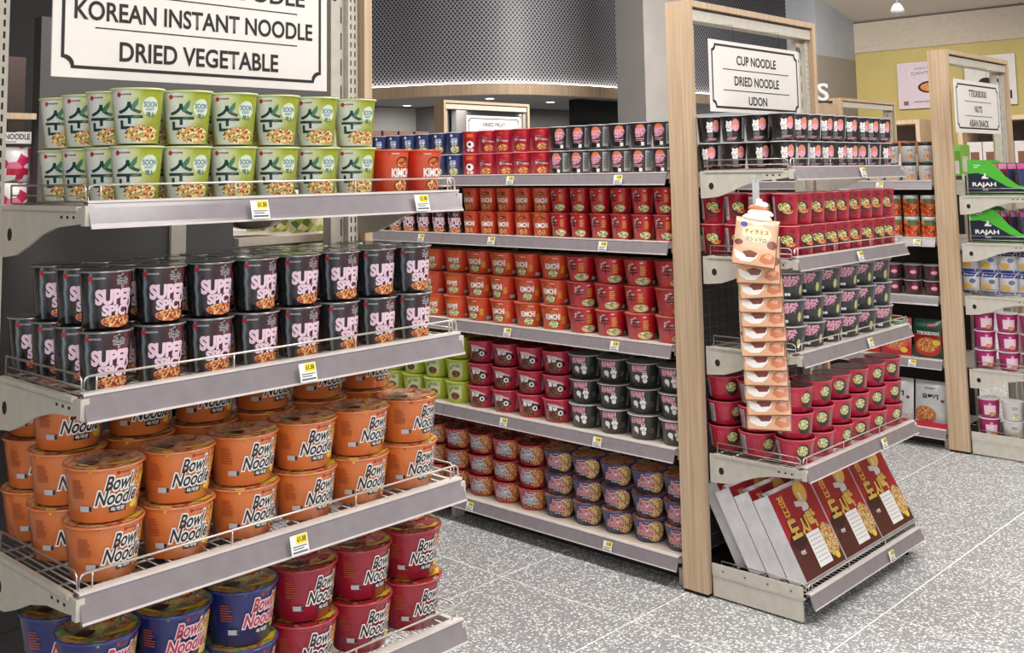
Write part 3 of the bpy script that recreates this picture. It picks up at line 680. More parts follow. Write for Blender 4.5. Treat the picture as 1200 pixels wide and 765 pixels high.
def end_shelf(x0, x1, yf, zb, shelf_lab, tags=(), yb=2.215, fenceh=.036, grp='wire shelves of the end racks', base=False, side_fence=True, deckz=None):
    """wire shelf facing -Y: channel foot at (yf, zb); deck on top at zb+.040"""
    t = thing('wire_shelf', shelf_lab, 'shelf', ((x0 + x1) / 2, yf, zb), grp)
    ox, oy, oz = (x0 + x1) / 2, yf, zb
    w = (x1 - x0) / 2
    m = MB()
    pr = [(-a, c) for a, c in rail_profile()]
    m.prism(pr, 'x', -w, w, RAIL)
    m.box((-w, -.0042, -.0012), (w, .0, .0028), RAILW)
    m.box((-w, .0115, .0445), (w, .032, .0492), RAILW)
    part('price_rail', m, t)
    zd = .041
    D = yb - yf
    m = MB()
    nx = 34
    for i in range(nx + 1):
        x = -w + .012 + (2 * w - .024) * i / nx
        m.tube([(x, .022, zd), (x, D, zd)], .0017, WIRE, 4)
    for y in (.03, .11, D * .55, D * .8, D - .01): m.tube([(-w + .006, y, zd - .0045), (w - .006, y, zd - .0045)], .0026, WIRE, 5)
    part('wire_deck', m, t)
    m = MB(); zf = zd
    front = [(-w + .004, .026), (w - .004, .026)]
    c = .010
    m.tube([(-w + .004, .022, zf), (-w + .004, .022, zf + fenceh - c), (-w + .004 + .3 * c, .022, zf + fenceh - .3 * c), (-w + .004 + c, .022, zf + fenceh),
            (w - .004 - c, .022, zf + fenceh), (w - .004 - .3 * c, .022, zf + fenceh - .3 * c), (w - .004, .022, zf + fenceh - c), (w - .004, .022, zf)], .0023, WIRE)
    for x in (-w + .028, -w * .33, w * .33, w - .028): m.tube([(x, .022, zf), (x, .022, zf + fenceh)], .0018, WIRE, 5)
    for s in (-1, 1):
        xs = s * (w - .006)
        m.tube([(xs, .034, zf), (xs, .034, zf + fenceh * .8), (xs, .045, zf + fenceh), (xs, D - .01, zf + fenceh), (xs, D - .01, zf)], .0021, WIRE)
        m.tube([(xs, .034, zf + fenceh * .45), (xs, D - .01, zf + fenceh * .45)], .0016, WIRE, 5)
    part('wire_fence', m, t)
    for s in (-1, 1):
        m = MB()
        xs = s * (w - .001)
        if base:
            pts = [(.035, .030), (.035, -.012), (D + .02, -.012), (D + .02, .030)]
        else:
            pts = [(.018, .036), (.018, .012), (.05, .006), (D * .36, -.001), (D * .55, -.018), (D * .72, -.044), (D * .85, -.060), (D, -.066), (D + .02, -.066), (D + .02, .036)]
        m.prism(pts, 'x', xs - .003, xs + .003, STEEL)
        m.box((xs - .006, .05, .030), (xs + .006, D, .0385), STEEL)
        if not base:
            m.prism([(D - .028 + .011 * math.cos(a * math.pi / 6), -.020 + .013 * math.sin(a * math.pi / 6)) for a in range(12)], 'x', xs + s * .0032, xs + s * .0036, DARK)
            for q in (.06, .085, .11): m.box((xs + s * .003 - .0006, q, .016), (xs + s * .003 + .0006, q + .008, .021), DARK)
            m.box((xs - .008, .008, .004), (xs + .008, .024, .040), STEEL)
        if not base: part('bracket', m, t)
    for xt in tags:
        o = link('price_tag', TAGM, t, (xt - ox, -.0065, .022), 0, rot=(R(-15), 0, rnd.uniform(-.02, .02)))
    return t, zb + zd + .002

def slot_upright(name, parent, xc, yc, w, d, z0, z1, face=-1, slots=True, label=None):
    """slotted steel upright: open slots in the front face with a dark core"""
    m = MB()
    m.box((xc - w / 2, yc - d / 2 + .004, z0), (xc + w / 2, yc + d / 2, z1), STEEL)
    if slots:
        m.box((xc - w / 2 + .002, yc - d / 2 + .0025, z0), (xc + w / 2 - .002, yc - d / 2 + .004, z1), DARK)
        yf = yc - d / 2
        lanes = [(-w / 2, -.0095), (-.0045, .0045), (.0095, w / 2)]
        for a, c in lanes: m.box((xc + a, yf, z0), (xc + c, yf + .0025, z1), STEEL)
        n = int((z1 - z0) / .025)
        for a, c in ((-.0095, -.0045), (.0045, .0095)):
            for i in range(n + 1):
                z = z0 + i * .025
                m.add([(xc + a, yf + .0003, z), (xc + c, yf + .0003, z), (xc + c, yf + .0003, z + .0105), (xc + a, yf + .0003, z + .0105)], [(0, 1, 2, 3)], STEEL)
    return part(name, m, parent, label=label)

def end_rack(xl, xr, label, yf=2.25, yb=2.358, ztop=2.19, beam_parts=True, z0=.012, wl=True):
    t = thing('end_rack_frame', label, 'shelving', ((xl + xr) / 2, yf, 0))
    ox, oy = (xl + xr) / 2, yf
    X = lambda x: x - ox
    for x, s in ((xl, 1), (xr, -1)):
        if s > 0: x0p = x
        m = MB(); a, c = sorted((X(x), X(x + s * .026)))
        m.box((a, 0, z0), (c, yb - yf, ztop), WOOD)
        part('wood_post', m, t)
        slot_upright('slotted_upright', t, X(x + s * .048), .048, .034, .05, .02, ztop - .07)
        if s > 0: continue
        m = MB(); a, c = sorted((X(x + s * .066), X(x + s * .110)))
        m.box((a, .04, .02), (c, .075, ztop - .07), STEEL)
        xm = (a + c) / 2 - s * .012
        for i in range(28): m.box((xm - .0016, .0392, .10 + i * .072), (xm + .0016, .0402, .145 + i * .072), DARK)
        for q in range(3): m.box((xm + s * .008 + q * .012 * s - .003, .0388, ztop - .112), (xm + s * .008 + q * .012 * s + .003, .0402, ztop - .088), DARK)
        m.box((xm + s * .016, .0388, ztop - .158), (xm + s * .026, .0402, ztop - .146), DARK)
        part('inner_post', m, t)
    m = MB(); m.box((X(xl), 0, ztop), (X(xr), yb - yf, ztop + .024), WOOD); part('wood_beam', m, t)
    m = MB(); m.box((X(xl + .028), .012, ztop - .052), (X(xr - .028), .070, ztop - .010), STEEL); part('steel_beam', m, t)
    m = MB(); m.box((X(xl + .004), .004, 0), (X(xr - .004), yb - yf - .004, z0), BLACK); part('plinth', m, t)
    return t

def board_outline(w, h, inset, cr_, th):
    """line frame with scooped corners"""
    def loop(i, r):
        a, c = w / 2 - i, h / 2 - i
        pts = []
        for sx, sy, a0 in ((1, 1, 270), (-1, 1, 0), (-1, -1, 90), (1, -1, 180)):
            arc = []
            for k in range(7):
                t = R(a0 - k * 15) if False else R(a0 - 90 * k / 6)
                arc.append((sx * a + r * math.cos(t) * 1.0, sy * c + r * math.sin(t)))
            pts += arc
        return pts
    def scoop(i, r):
        a, c = w / 2 - i, h / 2 - i
        pts = []
        for sx, sy in ((1, 1), (-1, 1), (-1, -1), (1, -1)):
            arc = []
            for k in range(7):
                t = math.pi / 2 * k / 6
                # from the vertical side to the horizontal side, bulging inwards
                arc.append((sx * (a - r * math.sin(t)), sy * (c - r * math.cos(t))))
            if sx * sy < 0: arc = arc[::-1]
            pts += arc
        return pts
    o, n_ = scoop(inset, cr_), scoop(inset + th, cr_)
    k = len(o)
    return o + n_, [(i, (i + 1) % k, k + (i + 1) % k, k + i) for i in range(k)]
def sign(xc, y, zc, w, h, lines, label, wires=None, lw=.0075, inset=.028, scoop=.03):
    t = thing('hanging_sign', label, 'sign', (xc, y, zc))
    m = MB(); m.box((-w / 2, 0, -h / 2), (w / 2, .004, h / 2), SIGNW); part('board', m, t)
    m = MB()
    fm = lambda x, z: (x, -.0006, z)
    stamp(m, board_outline(w, h, inset, scoop, lw), 0, 0, fm, INK)
    for s in lines:
        if s[0] == 't': stamp(m, fit_text(s[1], s[4], s[5], .022), s[2], s[3], fm, INK)
        else: stamp(m, rect(s[3], s[4]), s[1], s[2], fm, INK)
    part('lettering', m, t)
    if wires:
        m = MB()
        for x in wires[0]: m.tube([(x, .002, h / 2 - .03), (x, .002, 2.126 - zc), (x, .085, 2.1362 - zc)], .0009, INK, 4)
        part('hanging_wire', m, t)
    return t

# ------------------------------------------------------------------ RACK A: the nearest end rack
end_rack(.832, 1.866, 'nearest end rack frame with pale wood posts behind green noodle cups')
AX0, AX1, AY = .878, 1.806, 1.840
A = {}
for nm, zb, lab, tg in ((1, 1.470, 'wire shelf of nearest rack holding the lime-and-white cups', (1.2287, 1.670)), (2, 1.132, 'wire shelf of nearest rack holding the black spicy cups', (1.3476,)),
                        (3, .795, 'wire shelf of nearest rack holding the orange bowl tubs', (1.3275,)), (4, .478, 'wire shelf of nearest rack holding blue and crimson tubs', (1.45,)), (5, .060, 'lowest deck of the nearest rack below the crimson tubs', ())):
    A[nm] = end_shelf(AX0, AX1, AY, zb, lab, tg, base=(nm == 5))[1]
NC = 'near corner'
g = 'lime-and-white noodle cups'
for k in range(6):
    for j in range(4 if k == 0 else (2 if k < 4 else 1)):
        stack('soon', 1.006 + .1068 * k, 1.922 + .1068 * j, A[1], 2, k, j, "nearest rack's first shelf", NC, g, R(-2), jit=.14)
for k in (6, 7): stack('kimchi', 1.006 + .1066 * k, 1.925, A[1], 1, k, 0, "nearest rack's first shelf", NC, 'kimchi cups on the nearest rack')
g = 'black spicy noodle cups'
for k in range(8):
    for j in range(4 if k < 1 else 3):
        stack('spicy', .950 + .1085 * k, 1.922 + .1050 * j, A[2], 2, k, j, "nearest rack's second shelf", NC, g, R(0), skip=(1,) if j == 3 else (), jit=.16)
g = 'orange bowl-noodle tubs'
for k in range(6):
    for j in range(3 if k == 0 else 2):
        stack('bowl_orange', .964 + .1500 * k + (.012 if j == 2 else 0), 1.943 + .154 * j, A[3], 2 if j == 0 else 3, k, j, "nearest rack's third shelf", NC, g, R(0), jit=.14)
for k in range(6):
    for j in range(2):
        pr = 'bowl_blue' if k < 3 else 'bowl_red'
        stack(pr, .958 + .1530 * k, 1.946 + .156 * j, A[4], 2, k, j, "nearest rack's fourth shelf", NC, 'tubs on the fourth shelf', R(0), jit=.16)
for k in (4, 5): stack('bowl_red', .958 + .1530 * k, 1.946, A[5], 2, k, 0, "nearest rack's lowest deck", NC, 'tubs on the lowest deck', 0)
# sign of the nearest rack
sign(1.306, 2.185, 1.9926, .712, .440, [('t', 'NOODLE', .158, .010, .256, .042), ('r', 0, -.030, .527, .0028), ('t', 'KOREAN INSTANT NOODLE', 0, -.073, .620, .043), ('r', 0, -.110, .527, .0028), ('t', 'DRIED VEGETABLE', 0, -.158, .414, .044)],
     'large white hanging sign reading KOREAN INSTANT NOODLE and DRIED VEGETABLE', ([-.2, .2], 2.15), lw=.0072, inset=.019, scoop=.022)

# ------------------------------------------------------------------ gondola RUN B beside rack C
def run_shelf(xf, y0, y1, zb, lab, tags=(), depth=.50, base=False, grp='shelves of the long run'):
    """solid deck whose price channel faces -X"""
    t = thing('run_shelf', lab, 'shelf', (xf, (y0 + y1) / 2, zb), grp)
    oy = (y0 + y1) / 2; w = (y1 - y0) / 2 - .002
    m = MB(); pr = [(-a, c) for a, c in rail_profile()]
    m.prism(pr, 'y', -w, w, RAIL)
    m.box((-.0042, -w, -.0012), (0, w, .0028), RAILW); m.box((.0115, -w, .0445), (.034, w, .0492), RAILW)
    part('price_rail', m, t)
    m = MB(); m.box((.030, -w, .022), (depth - .002, w, .045), DECK); part('deck', m, t)
    for s in (-1, 1):
        if base: break
        m = MB(); ys = s * (w - .004)
        m.prism([(.04, .021), (.04, .004), (depth * .6, -.02), (depth - .002, -.06), (depth - .002, .021)], 'y', ys - .0025, ys + .0025, STEEL); part('bracket', m, t)
    for yt in tags:
        link('price_tag', TAGM, t, (-.0065, yt - oy, .022), 0, rot=(R(-15), 0, R(-90)))
    return zb + .0455
def run(xf, y0, bay, nb, zbs, names, tags, depth, spine_top, rack, lab_spine, kick=True):
    tops = []
    for i, zb in enumerate(zbs):
        for bnum in range(nb):
            a, c = y0 + bnum * bay, y0 + (bnum + 1) * bay
            z = run_shelf(xf, a, c, zb, '%s, %s bay from the wood post, of the %s' % (names[i], ORD[bnum], rack), [q for q in tags.get(i, ()) if a < q < c], depth, base=(i == 0))
        tops.append(z)
    t = thing('gondola_spine', lab_spine, 'shelving', (xf + depth + .02, y0 + bay * nb / 2, 0))
    L_ = bay * nb / 2
    m = MB(); m.box((-.012, -L_, .05), (.012, L_, spine_top), mat('dark_back_panel', (66, 60, 60), .6)); part('back_panel', m, t)
    for bnum in range(nb + 1):
        m = MB(); y = -L_ + bnum * bay
        m.box((-.018, max(y - .015, -L_), 0), (.018, min(y + .015, L_), spine_top + .01), STEEL); part('upright', m, t)
    t = thing('gondola_plinth', 'charcoal plinth under the bottom shelf of the %s' % rack, 'shelving', (xf + depth + .02, y0 + bay * nb / 2, 0))
    m = MB(); m.box((-depth + .10, -L_, 0), (-.04, L_, .055), mat('charcoal_plinth', (58, 56, 56), .6)); part('plinth', m, t)
    for bnum in range(nb + 1):
        m = MB(); y = max(-L_ + .02, min(L_ - .02, -L_ + bnum * bay)); m.box((-depth + .04, y - .012, 0), (-depth + .10, y + .012, .06), STEEL); part('foot', m, t)
    return tops
XB = 3.425
B = run(XB, 2.372, 1.262, 2, (.069, .461, .846, 1.236, 1.503),
        ('beige bottom shelf', 'second shelf up', 'third shelf up', 'fourth shelf up', 'topmost shelf'),
        {0: (2.693, 3.461), 1: (2.733, 3.247), 2: (2.633, 3.216), 3: (2.68, 3.305, 3.767), 4: (2.594, 3.185)}, .50, 1.66, 'long run', 'central spine of the long gondola run')
WP = 'wood post'
def col_run(seq, x, y0, pitch, z, layers, shelf, group, rows=1, rp=.12, rz=R(-90), jit=.16, frm=WP):
    k = 0
    for proto, n in seq:
        for _ in range(n):
            for j in range(rows):
                stack(proto, x + j * rp, y0 + k * pitch, z, layers, k, j, shelf, frm, group, rz, jit=jit)
            k += 1
col_run([('coal', 6), ('rose', 4), ('milk', 1), ('navy', 8)], XB + .085, 2.432, .1072, B[4], 2, "long run's topmost shelf", 'cups along the top of the long run', jit=.22, rz=R(-62))
col_run([('shin', 6), ('kimchi', 5), ('spicy', 8)], XB + .085, 2.432, .1072, B[3], 2, "long run's fourth shelf", 'cups on the fourth shelf up', jit=.22, rz=R(-72))
col_run([('big_shin', 4), ('big_kimchi', 4), ('big_orange', 5)], XB + .105, 2.425, .1505, B[2], 3, "long run's third shelf", 'wide cups on the third shelf up', jit=.3, rz=R(-60))
col_run([('jet', 4), ('blush', 4), ('lime', 4)], XB + .110, 2.425, .1505, B[1], 3, "long run's second shelf", 'tubs on the second shelf up', rows=2, rp=.150, jit=.16, rz=R(-55))
col_run([('small_blue', 5), ('small_red', 6)], XB + .125, 2.424, .1535, B[0], 3, "long run's bottom shelf", 'small bowl tubs on the bottom shelf', rows=2, rp=.150, jit=.16, rz=R(-76))

# ------------------------------------------------------------------ RACK C: the middle end rack
end_rack(3.442, 4.474, 'middle end rack frame with pale wood posts and cup noodle sign')
CX0, CX1, CY = 3.462, 4.392, 1.838
C_ = {}
for nm, zb, lab, tg in ((1, 1.517, 'wire shelf of middle rack holding the black hot-chicken cups', (3.991,)), (2, 1.198, 'wire shelf of middle rack holding the ruby-red cups', (3.931,)),
                        (3, .866, 'wire shelf of middle rack holding the black curry cups', (3.983,)), (4, .478, 'wire shelf of middle rack holding the raspberry-red tubs', (4.059,)), (5, .058, 'low base shelf of middle rack holding the leaning multipacks', (4.074,))):
    C_[nm] = end_shelf(CX0, CX1, CY, zb, lab, tg, base=(nm == 5))[1]
for j in range(4):
    for k in range(9 if j == 0 else (2 if j < 2 else 1)):
        stack('ebony', 3.515 + .1022 * k, 1.9125 + .1028 * j, C_[1], 2, k, j, "middle rack's first shelf", NC, 'black cups on the middle rack', R(-38) if k else R(-48), jit=.4)
for j in range(4):
    for k in range(9 if j == 0 else (2 if j < 2 else 1)):
        stack('ruby', 3.515 + .1022 * k + (.007 if j > 1 else 0), 1.9125 + .1028 * j, C_[2], 2, k, j, "middle rack's second shelf", NC, 'ruby-red cups on the middle rack', R(-40) if k else R(-48), jit=.3)
for k in range(6):
    stack('onyx', 3.537 + .1470 * k, 1.940, C_[3], 3, k, 0, "middle rack's third shelf", NC, 'black curry cups on the middle rack', R(-45), jit=.25)
for j in range(3):
    for k in range(6 if j == 0 else (2 if j < 2 else 1)):
        stack('coral', 3.545 + .1503 * k + (.022 if j == 2 else 0), 1.930 + .1472 * j, C_[4], 3, k, j, "middle rack's fourth shelf", NC, 'raspberry-red tubs on the middle rack', R(-38), jit=.2)
sign(3.826, 2.185, 1.9185, .703, .278, [('t', 'CUP NOODLE', 0, .068, .31, .038), ('r', 0, .029, .518, .0035), ('t', 'DRIED NOODLE', 0, -.014, .35, .038), ('r', 0, -.053, .518, .0035), ('t', 'UDON', 0, -.090, .145, .035)],
     'white hanging sign reading CUP NOODLE, DRIED NOODLE and UDON', ([-.17, .19], 2.15), lw=.0085, inset=.014, scoop=.022)
# base kick, foot and black leg of rack C
t = thing('rack_base', 'beige steel base skirt under the middle rack multipacks', 'shelving', (3.93, 2.05, 0))
for s in (-1, 1):
    m = MB(); x = s * .462
    m.box((x - .006, -.165, .008), (x + .006, .19, .080), STEEL); m.box((x - .008, -.172, .080), (x + .010, .19, .086), RAILW)
    x = s * .4695; m.box((x - .0025, -.172, .086), (x + .0025, .19, .124), STEEL)
    for q in range(4): m.box((x + s * .004 - .0005, -.13 + q * .09, .102), (x + s * .004 + .0005, -.124 + q * .09, .106), DARK)
    part('skirt_board', m, t)
m = MB(); m.box((-.44, -.06, .0), (.44, -.045, .075), BLACK); part('plinth', m, t)
m = MB(); m.lathe([(.012, 0), (.012, .012), (.005, .014), (.005, .05)], 10, BLACK, True, False, (.42, -.15, 0)); part('levelling_foot', m, t)
# wire grid and dark board at the back of rack C, between second and third shelf
t = thing('back_grid', 'dark wire grid behind the third shelf of middle rack', 'grid', (3.955, 2.315, 0))
m = MB(); m.box((-.395, .012, .12), (.395, .024, 1.24), mat('dark_back_panel', (66, 60, 60), .6)); part('board', m, t)
m = MB()
for i in range(17): m.tube([(-.385 + i * .048, 0, .12), (-.385 + i * .048, 0, 1.22)], .0016, mat('dark_wire', (96, 92, 92), .4), 4)
for i in range(23): m.tube([(-.39, 0, .13 + i * .048), (.39, 0, .13 + i * .048)], .0016, mat('dark_wire', (96, 92, 92), .4), 4)
part('wire_mesh', m, t)
t = thing('back_board', 'dark board behind the tubs of the nearest rack', 'board', (1.36, 2.345, 0))
m = MB(); m.box((-.43, 0, .1), (.43, .01, .62), mat('dark_back_panel', (66, 60, 60), .6)); part('board', m, t)

# leaning multipacks on the base shelf
def multipack():
    m = MB(); w, h, d = .300, .300, .0655
    side = mat('pearly_white_wrap', (214, 212, 214), .22, coat=.5, scale=20, var=.12)
    m.box((0, 0, 0), (w, d, h), side)
    q = MB(); fm = lambda e: (lambda x, y: (x, -e, y))
    red = ink('lacquer_red', (168, 30, 46)); brown = ink('cocoa', (84, 36, 34))
    stamp(q, rect(w * .985, h * .985), w / 2, h / 2, fm(.0006), red)
    stamp(q, ([(-.148, -.07), (.148, -.07), (.148, .03), (.05, .05), (-.02, .052), (-.148, .06)], [tuple(range(6))]), w / 2, .073, fm(.0010), brown)
    stamp(q, ell(.10, .062), .062, .128, fm(.0013), ink('dark_brown', (60, 24, 26)))
    stamp(q, ell(.090, .12), .256, .086, fm(.0013), FOOD_SOUP)
    stamp(q, ell(.085, .075), .205, .268, fm(.0013), iGOLD)
    stamp(q, fit_text('점', .040, .040, .02), .060, .262, fm(.0016), iGOLD)
    stamp(q, fit_text('보', .044, .044, .02), .066, .216, fm(.0016), iGOLD)
    for s_, x_, z_, w_, h_ in (('도', .070, .166, .070, .062), ('시', .140, .158, .060, .072), ('락', .205, .172, .062, .064)):
        stamp(q, fit_text(s_, w_, h_, .10, 0, (s_, .05, 0)), x_, z_, fm(.0016), iK)
        stamp(q, fit_text(s_, w_, h_, .05), x_, z_, fm(.0019), iGOLD)
    stamp(q, ([(-.02, -.04), (.026, -.045), (.030, .0), (.016, .02), (.012, .045), (-.004, .046), (-.006, .02), (-.050, .024), (-.052, .006), (-.016, .0)], [tuple(range(10))]), .190, .222, fm(.0013), ink('cook_white', (226, 222, 224)))
    stamp(q, rect(.095, .115), .168, .078, fm(.0021), iW)
    for i in range(7): stamp(q, rect(.080, .003), .168, .122 - i * .014, fm(.0024), iSIL)
    stamp(q, fit_text('라면', .030, .014, .03), .060, .088, fm(.0022), iW)
    stamp(q, ell(.03, .024), .262, .030, fm(.0022), iY)
    f = MB(); zz = 0
    f.add([(0, .01, zz), (w, .01, zz), (w, .018, zz + .012), (0, .018, zz + .012), (0, .03, zz), (w, .03, zz)], [(0, 1, 2, 3), (3, 2, 5, 4), (0, 4, 5, 1)], side)
    return m.mesh('multipack'), q.mesh('front_print'), f.mesh('wrap_seam')
MP, MPQ, MPF = multipack()
for i, (x, nm) in enumerate(((3.472, 'nearest the near corner'), (3.778, 'in the middle'), (4.082, 'at the far end'))):
    for j in range(4 if i == 0 else 2):
        lab = ('red and gold noodle multipack leaning foremost in the column %s' % nm) if j == 0 else 'red noodle multipack, %s behind the foremost, column %s' % (['', 'directly', 'second', 'third'][j], nm)
        o = link('noodle_multipack', MP, None, (x + (.038 if j == 3 else 0), 1.869 + .0790 * j, C_[5] + .036), 0, rot=(R(-28), 0, 0))
        tag(o, lab, 'pack', 'leaning noodle multipacks')
        link('front_print', MPQ, o); link('wrap_seam', MPF, o, (0, 0, .300)); link('wrap_seam', MPF, o, (0, 0, -.0125))

# hanging strip of dessert packets on the middle rack
def packet_mesh():
    w, h = .150, .170
    cream = mat('cream_packet', (222, 186, 156), .3, coat=.4)
    m = MB(); nx, nz = 6, 8
    vv = []
    for s in (-1, 1):
        for j in range(nz + 1):
            for i in range(nx + 1):
                u, v = i / nx * 2 - 1, j / nz * 2 - 1
                bul = .0045 * (1 - u ** 4) * (1 - v ** 4) + .0006
                vv.append((u * w / 2, -bul * s if s > 0 else bul * .6, v * h / 2))
    N1 = (nx + 1) * (nz + 1); ff = []
    for j in range(nz):
        for i in range(nx):
            a = j * (nx + 1) + i
            ff.append((a, a + 1, a + nx + 2, a + nx + 1)); ff.append((N1 + a, N1 + a + nx + 1, N1 + a + nx + 2, N1 + a + 1))
    for i in range(nx): ff += [(i, N1 + i, N1 + i + 1, i + 1), (nz * (nx + 1) + i, nz * (nx + 1) + i + 1, N1 + nz * (nx + 1) + i + 1, N1 + nz * (nx + 1) + i)]
    for j in range(nz): a = j * (nx + 1); c = a + nx; ff += [(a, a + nx + 1, N1 + a + nx + 1, N1 + a), (c, N1 + c, N1 + c + nx + 1, c + nx + 1)]
    m.add(vv, ff, cream, True)
    def fm(e):
        def f(x, y):
            u, v = x / (w / 2), y / (h / 2)
            return (x, -(.0045 * (1 - u ** 4) * (1 - v ** 4) + .0006) - e, y)
        return f
    car = ink('caramel', (206, 120, 76)); choc = ink('chocolate', (130, 60, 44))
    stamp(m, rect(.142, .060), 0, -.052, fm(.0003), ink('pale_apricot', (230, 178, 140)), .012, .012)
    stamp(m, rect(.150, .0030), 0, -.0832, fm(.0006), ink('brown_edge', (120, 70, 50)), .012)
    stamp(m, rect(.0026, .160), .0735, 0, fm(.0006), ink('brown_edge', (120, 70, 50)), None, .02)
    stamp(m, ([(-.045, .018), (-.038, -.008), (-.016, -.022), (.014, -.022), (.034, -.006), (.040, .016), (.018, .006), (-.014, .004)], [tuple(range(8))]), -.026, -.050, fm(.0005), iW, .012, .012)
    stamp(m, ([(-.026, .010), (-.010, -.008), (.018, -.006), (.028, .010), (.0, .018)], [tuple(range(5))]), -.016, -.048, fm(.0008), choc, .012, .012)
    stamp(m, ([(-.024, -.010), (-.004, -.022), (.026, -.016), (.028, .008), (.008, .020), (-.018, .010)], [tuple(range(6))]), .042, -.052, fm(.0005), car, .012, .012)
    stamp(m, ([(-.012, -.004), (.012, -.010), (.018, .006), (.0, .010)], [tuple(range(4))]), .044, -.046, fm(.0008), ink('peach', (236, 170, 130)), .012, .012)
    stamp(m, ell(.030, .020), -.058, -.005, fm(.0004), choc, .012, .012); stamp(m, ell(.034, .030), .056, -.004, fm(.0004), choc, .012, .012)
    stamp(m, ell(.100, .060), 0, .030, fm(.0004), ink('butter', (244, 226, 170)), .012, .012)
    stamp(m, fit_text('ティラミス', .084, .016, .03), 0, .036, fm(.0009), choc, .012)
    stamp(m, fit_text('マシュマロ', .070, .014, .03), 0, .010, fm(.0009), iBL, .012)
    stamp(m, ell(.024, .018), -.046, .060, fm(.0007), ink('royal', (60, 80, 170)), .012, .012); stamp(m, rect(.040, .010), 0, .066, fm(.0007), iW, .012)
    return m.mesh('dessert_packet')
PK = packet_mesh()
PF = R(-62)
t = thing('clip_strip', 'clear clip strip hanging down the front of middle rack', 'strip', (3.417, 1.975, .66))
m = MB(); m.box((-.012, -.0008, 0), (.012, .0008, .86), mat('clear_plastic_strip', (200, 200, 204), .2)); o = part('strip', m, t); o.rotation_euler.z = PF
m = MB(); m.tube([(0, 0, .85), (.0, 0, .875), (.05, .0, .885)], .0018, WIRE); part('hook', m, t)
fx, fy = math.sin(PF), -math.cos(PF)          # outward normal of the packets
sx_, sy_ = math.cos(PF), math.sin(PF)         # their right-hand direction
for i in range(12):
    z = 1.300 - .0500 * i + (.0 if i == 0 else -.012)
    sh = -.004 + .0016 * i + rnd.uniform(-.006, .006)
    out = .056 if i == 0 else .036
    names_ = 'cream dessert packet with swirl topping, uppermost on the hanging clip strip' if i == 0 else ('cream dessert packet on the clip strip, %s below the uppermost one' % ORD[i - 1] if i < 11 else 'cream dessert packet at the very bottom of the clip strip')
    o = link('dessert_packet', PK, None, (3.417 + fx * out + sx_ * sh, 1.975 + fy * out + sy_ * sh, z), 0, rot=(R(-15), R(8 if i == 0 else rnd.uniform(-4, 4)), PF))
    tag(o, names_, 'packet', 'dessert packets on the clip strip')
    if i == 0:
        m = MB(); cr1 = mat('cream_white', (246, 236, 226), .35); cr2 = ink('caramel', (206, 120, 76))
        z0 = .078
        for q, (r_, hh) in enumerate(((.052, .024), (.046, .024), (.036, .022), (.024, .020), (.012, .016))):
            prof = [(r_ * .55, 0), (r_ * .95, .004), (r_, hh * .45), (r_ * .8, hh * .85), (r_ * .45, hh)]
            vv0 = len(m.v); m.lathe(prof, 16, cr1 if q != 2 else cr2, True, True, (0, 0, 0))
            for vi in range(vv0, len(m.v)):
                x, y, zz = m.v[vi]; m.v[vi] = (x + (.006 if q % 2 else -.004), y * .10, zz + z0)
            z0 += hh * .72
        part('swirl_header', m, o)

# ------------------------------------------------------------------ RACK D and its run (further aisle)
end_rack(6.040, 7.050, 'further end rack frame with pale wood posts and rice cake sign', yb=2.362)
XD = 6.030
D = run(XD, 2.372, 1.262, 2, (.060, .435, .785, 1.110, 1.430),
        ('grey bottom shelf', 'second shelf up', 'third shelf up', 'fourth shelf up', 'topmost shelf'),
        {1: (2.536,), 3: (2.472,), 4: (2.672,)}, .50, 1.5, 'further run', 'central spine of the further gondola run')
def pouch(name, w, h, d, body, prints, seal=.012):
    m = MB(); nx, nz = 6, 8; vv = []
    bf = lambda u, v: (d / 2) * (1 - abs(u) ** 3) * (1 - abs(v) ** 4) + .0006
    for s in (-1, 1):
        for j in range(nz + 1):
            for i in range(nx + 1):
                u, v = i / nx * 2 - 1, j / nz * 2 - 1
                vv.append((u * w / 2, s * bf(u, v) * -1, h / 2 + v * h / 2))
    N1 = (nx + 1) * (nz + 1); ff = []
    for j in range(nz):
        for i in range(nx):
            a = j * (nx + 1) + i
            ff.append((a, a + nx + 1, a + nx + 2, a + 1)); ff.append((N1 + a, N1 + a + 1, N1 + a + nx + 2, N1 + a + nx + 1))
    m.add(vv, ff, body, True)
    lay = 0
    for pr in prints:
        for shp, dx, dy, mm in shapes_of(pr):
            lay += 1
            def fm(x, y, e=.0004 + .0002 * lay):
                return (x, -bf(x / (w / 2), (y - h / 2) / (h / 2)) - e, y)
            stamp(m, shp, dx, dy, fm, mm, .02, .02)
    return m.mesh(name)
def rice_bag_mesh():
    return pouch('rice_cake_bag', .175, .215, .050, mat('dark_green_pack', (30, 70, 52), .3, coat=.4), [
        ('r', 0, .105, .172, .05, ink('deep_red', (150, 30, 36))), ('e', 0, .060, .150, .105, ink('bowl_red', (196, 40, 44))), ('e', 0, .070, .130, .080, FOOD_RED), ('e', .05, .085, .040, .034, iY), ('t', 0, .135, .125, .018, iW, 'TTEOKBOKKI', {'b': .03}),
        ('l', .03, .180, .06, .02, 2, iR), ('r', -.04, .18, .05, .02, ink('forest', (50, 110, 70)))])
def white_bag_mesh():
    return pouch('rice_cake_pouch', .185, .245, .055, mat('silvery_white_pack', (206, 206, 206), .3, coat=.4), [
        ('e', -.03, .06, .13, .09, ink('carton_orange', (206, 110, 70))), ('e', -.03, .065, .11, .07, FOOD_RED), ('t', 0, .160, .090, .028, iK, '요뽀끼', {'b': .05}), ('e', .066, .140, .018, .018, iMAR), ('l', 0, .205, .07, .014, 2, iGR), ('r', .0, .012, .18, .016, ink('scarlet', (190, 20, 50)))])
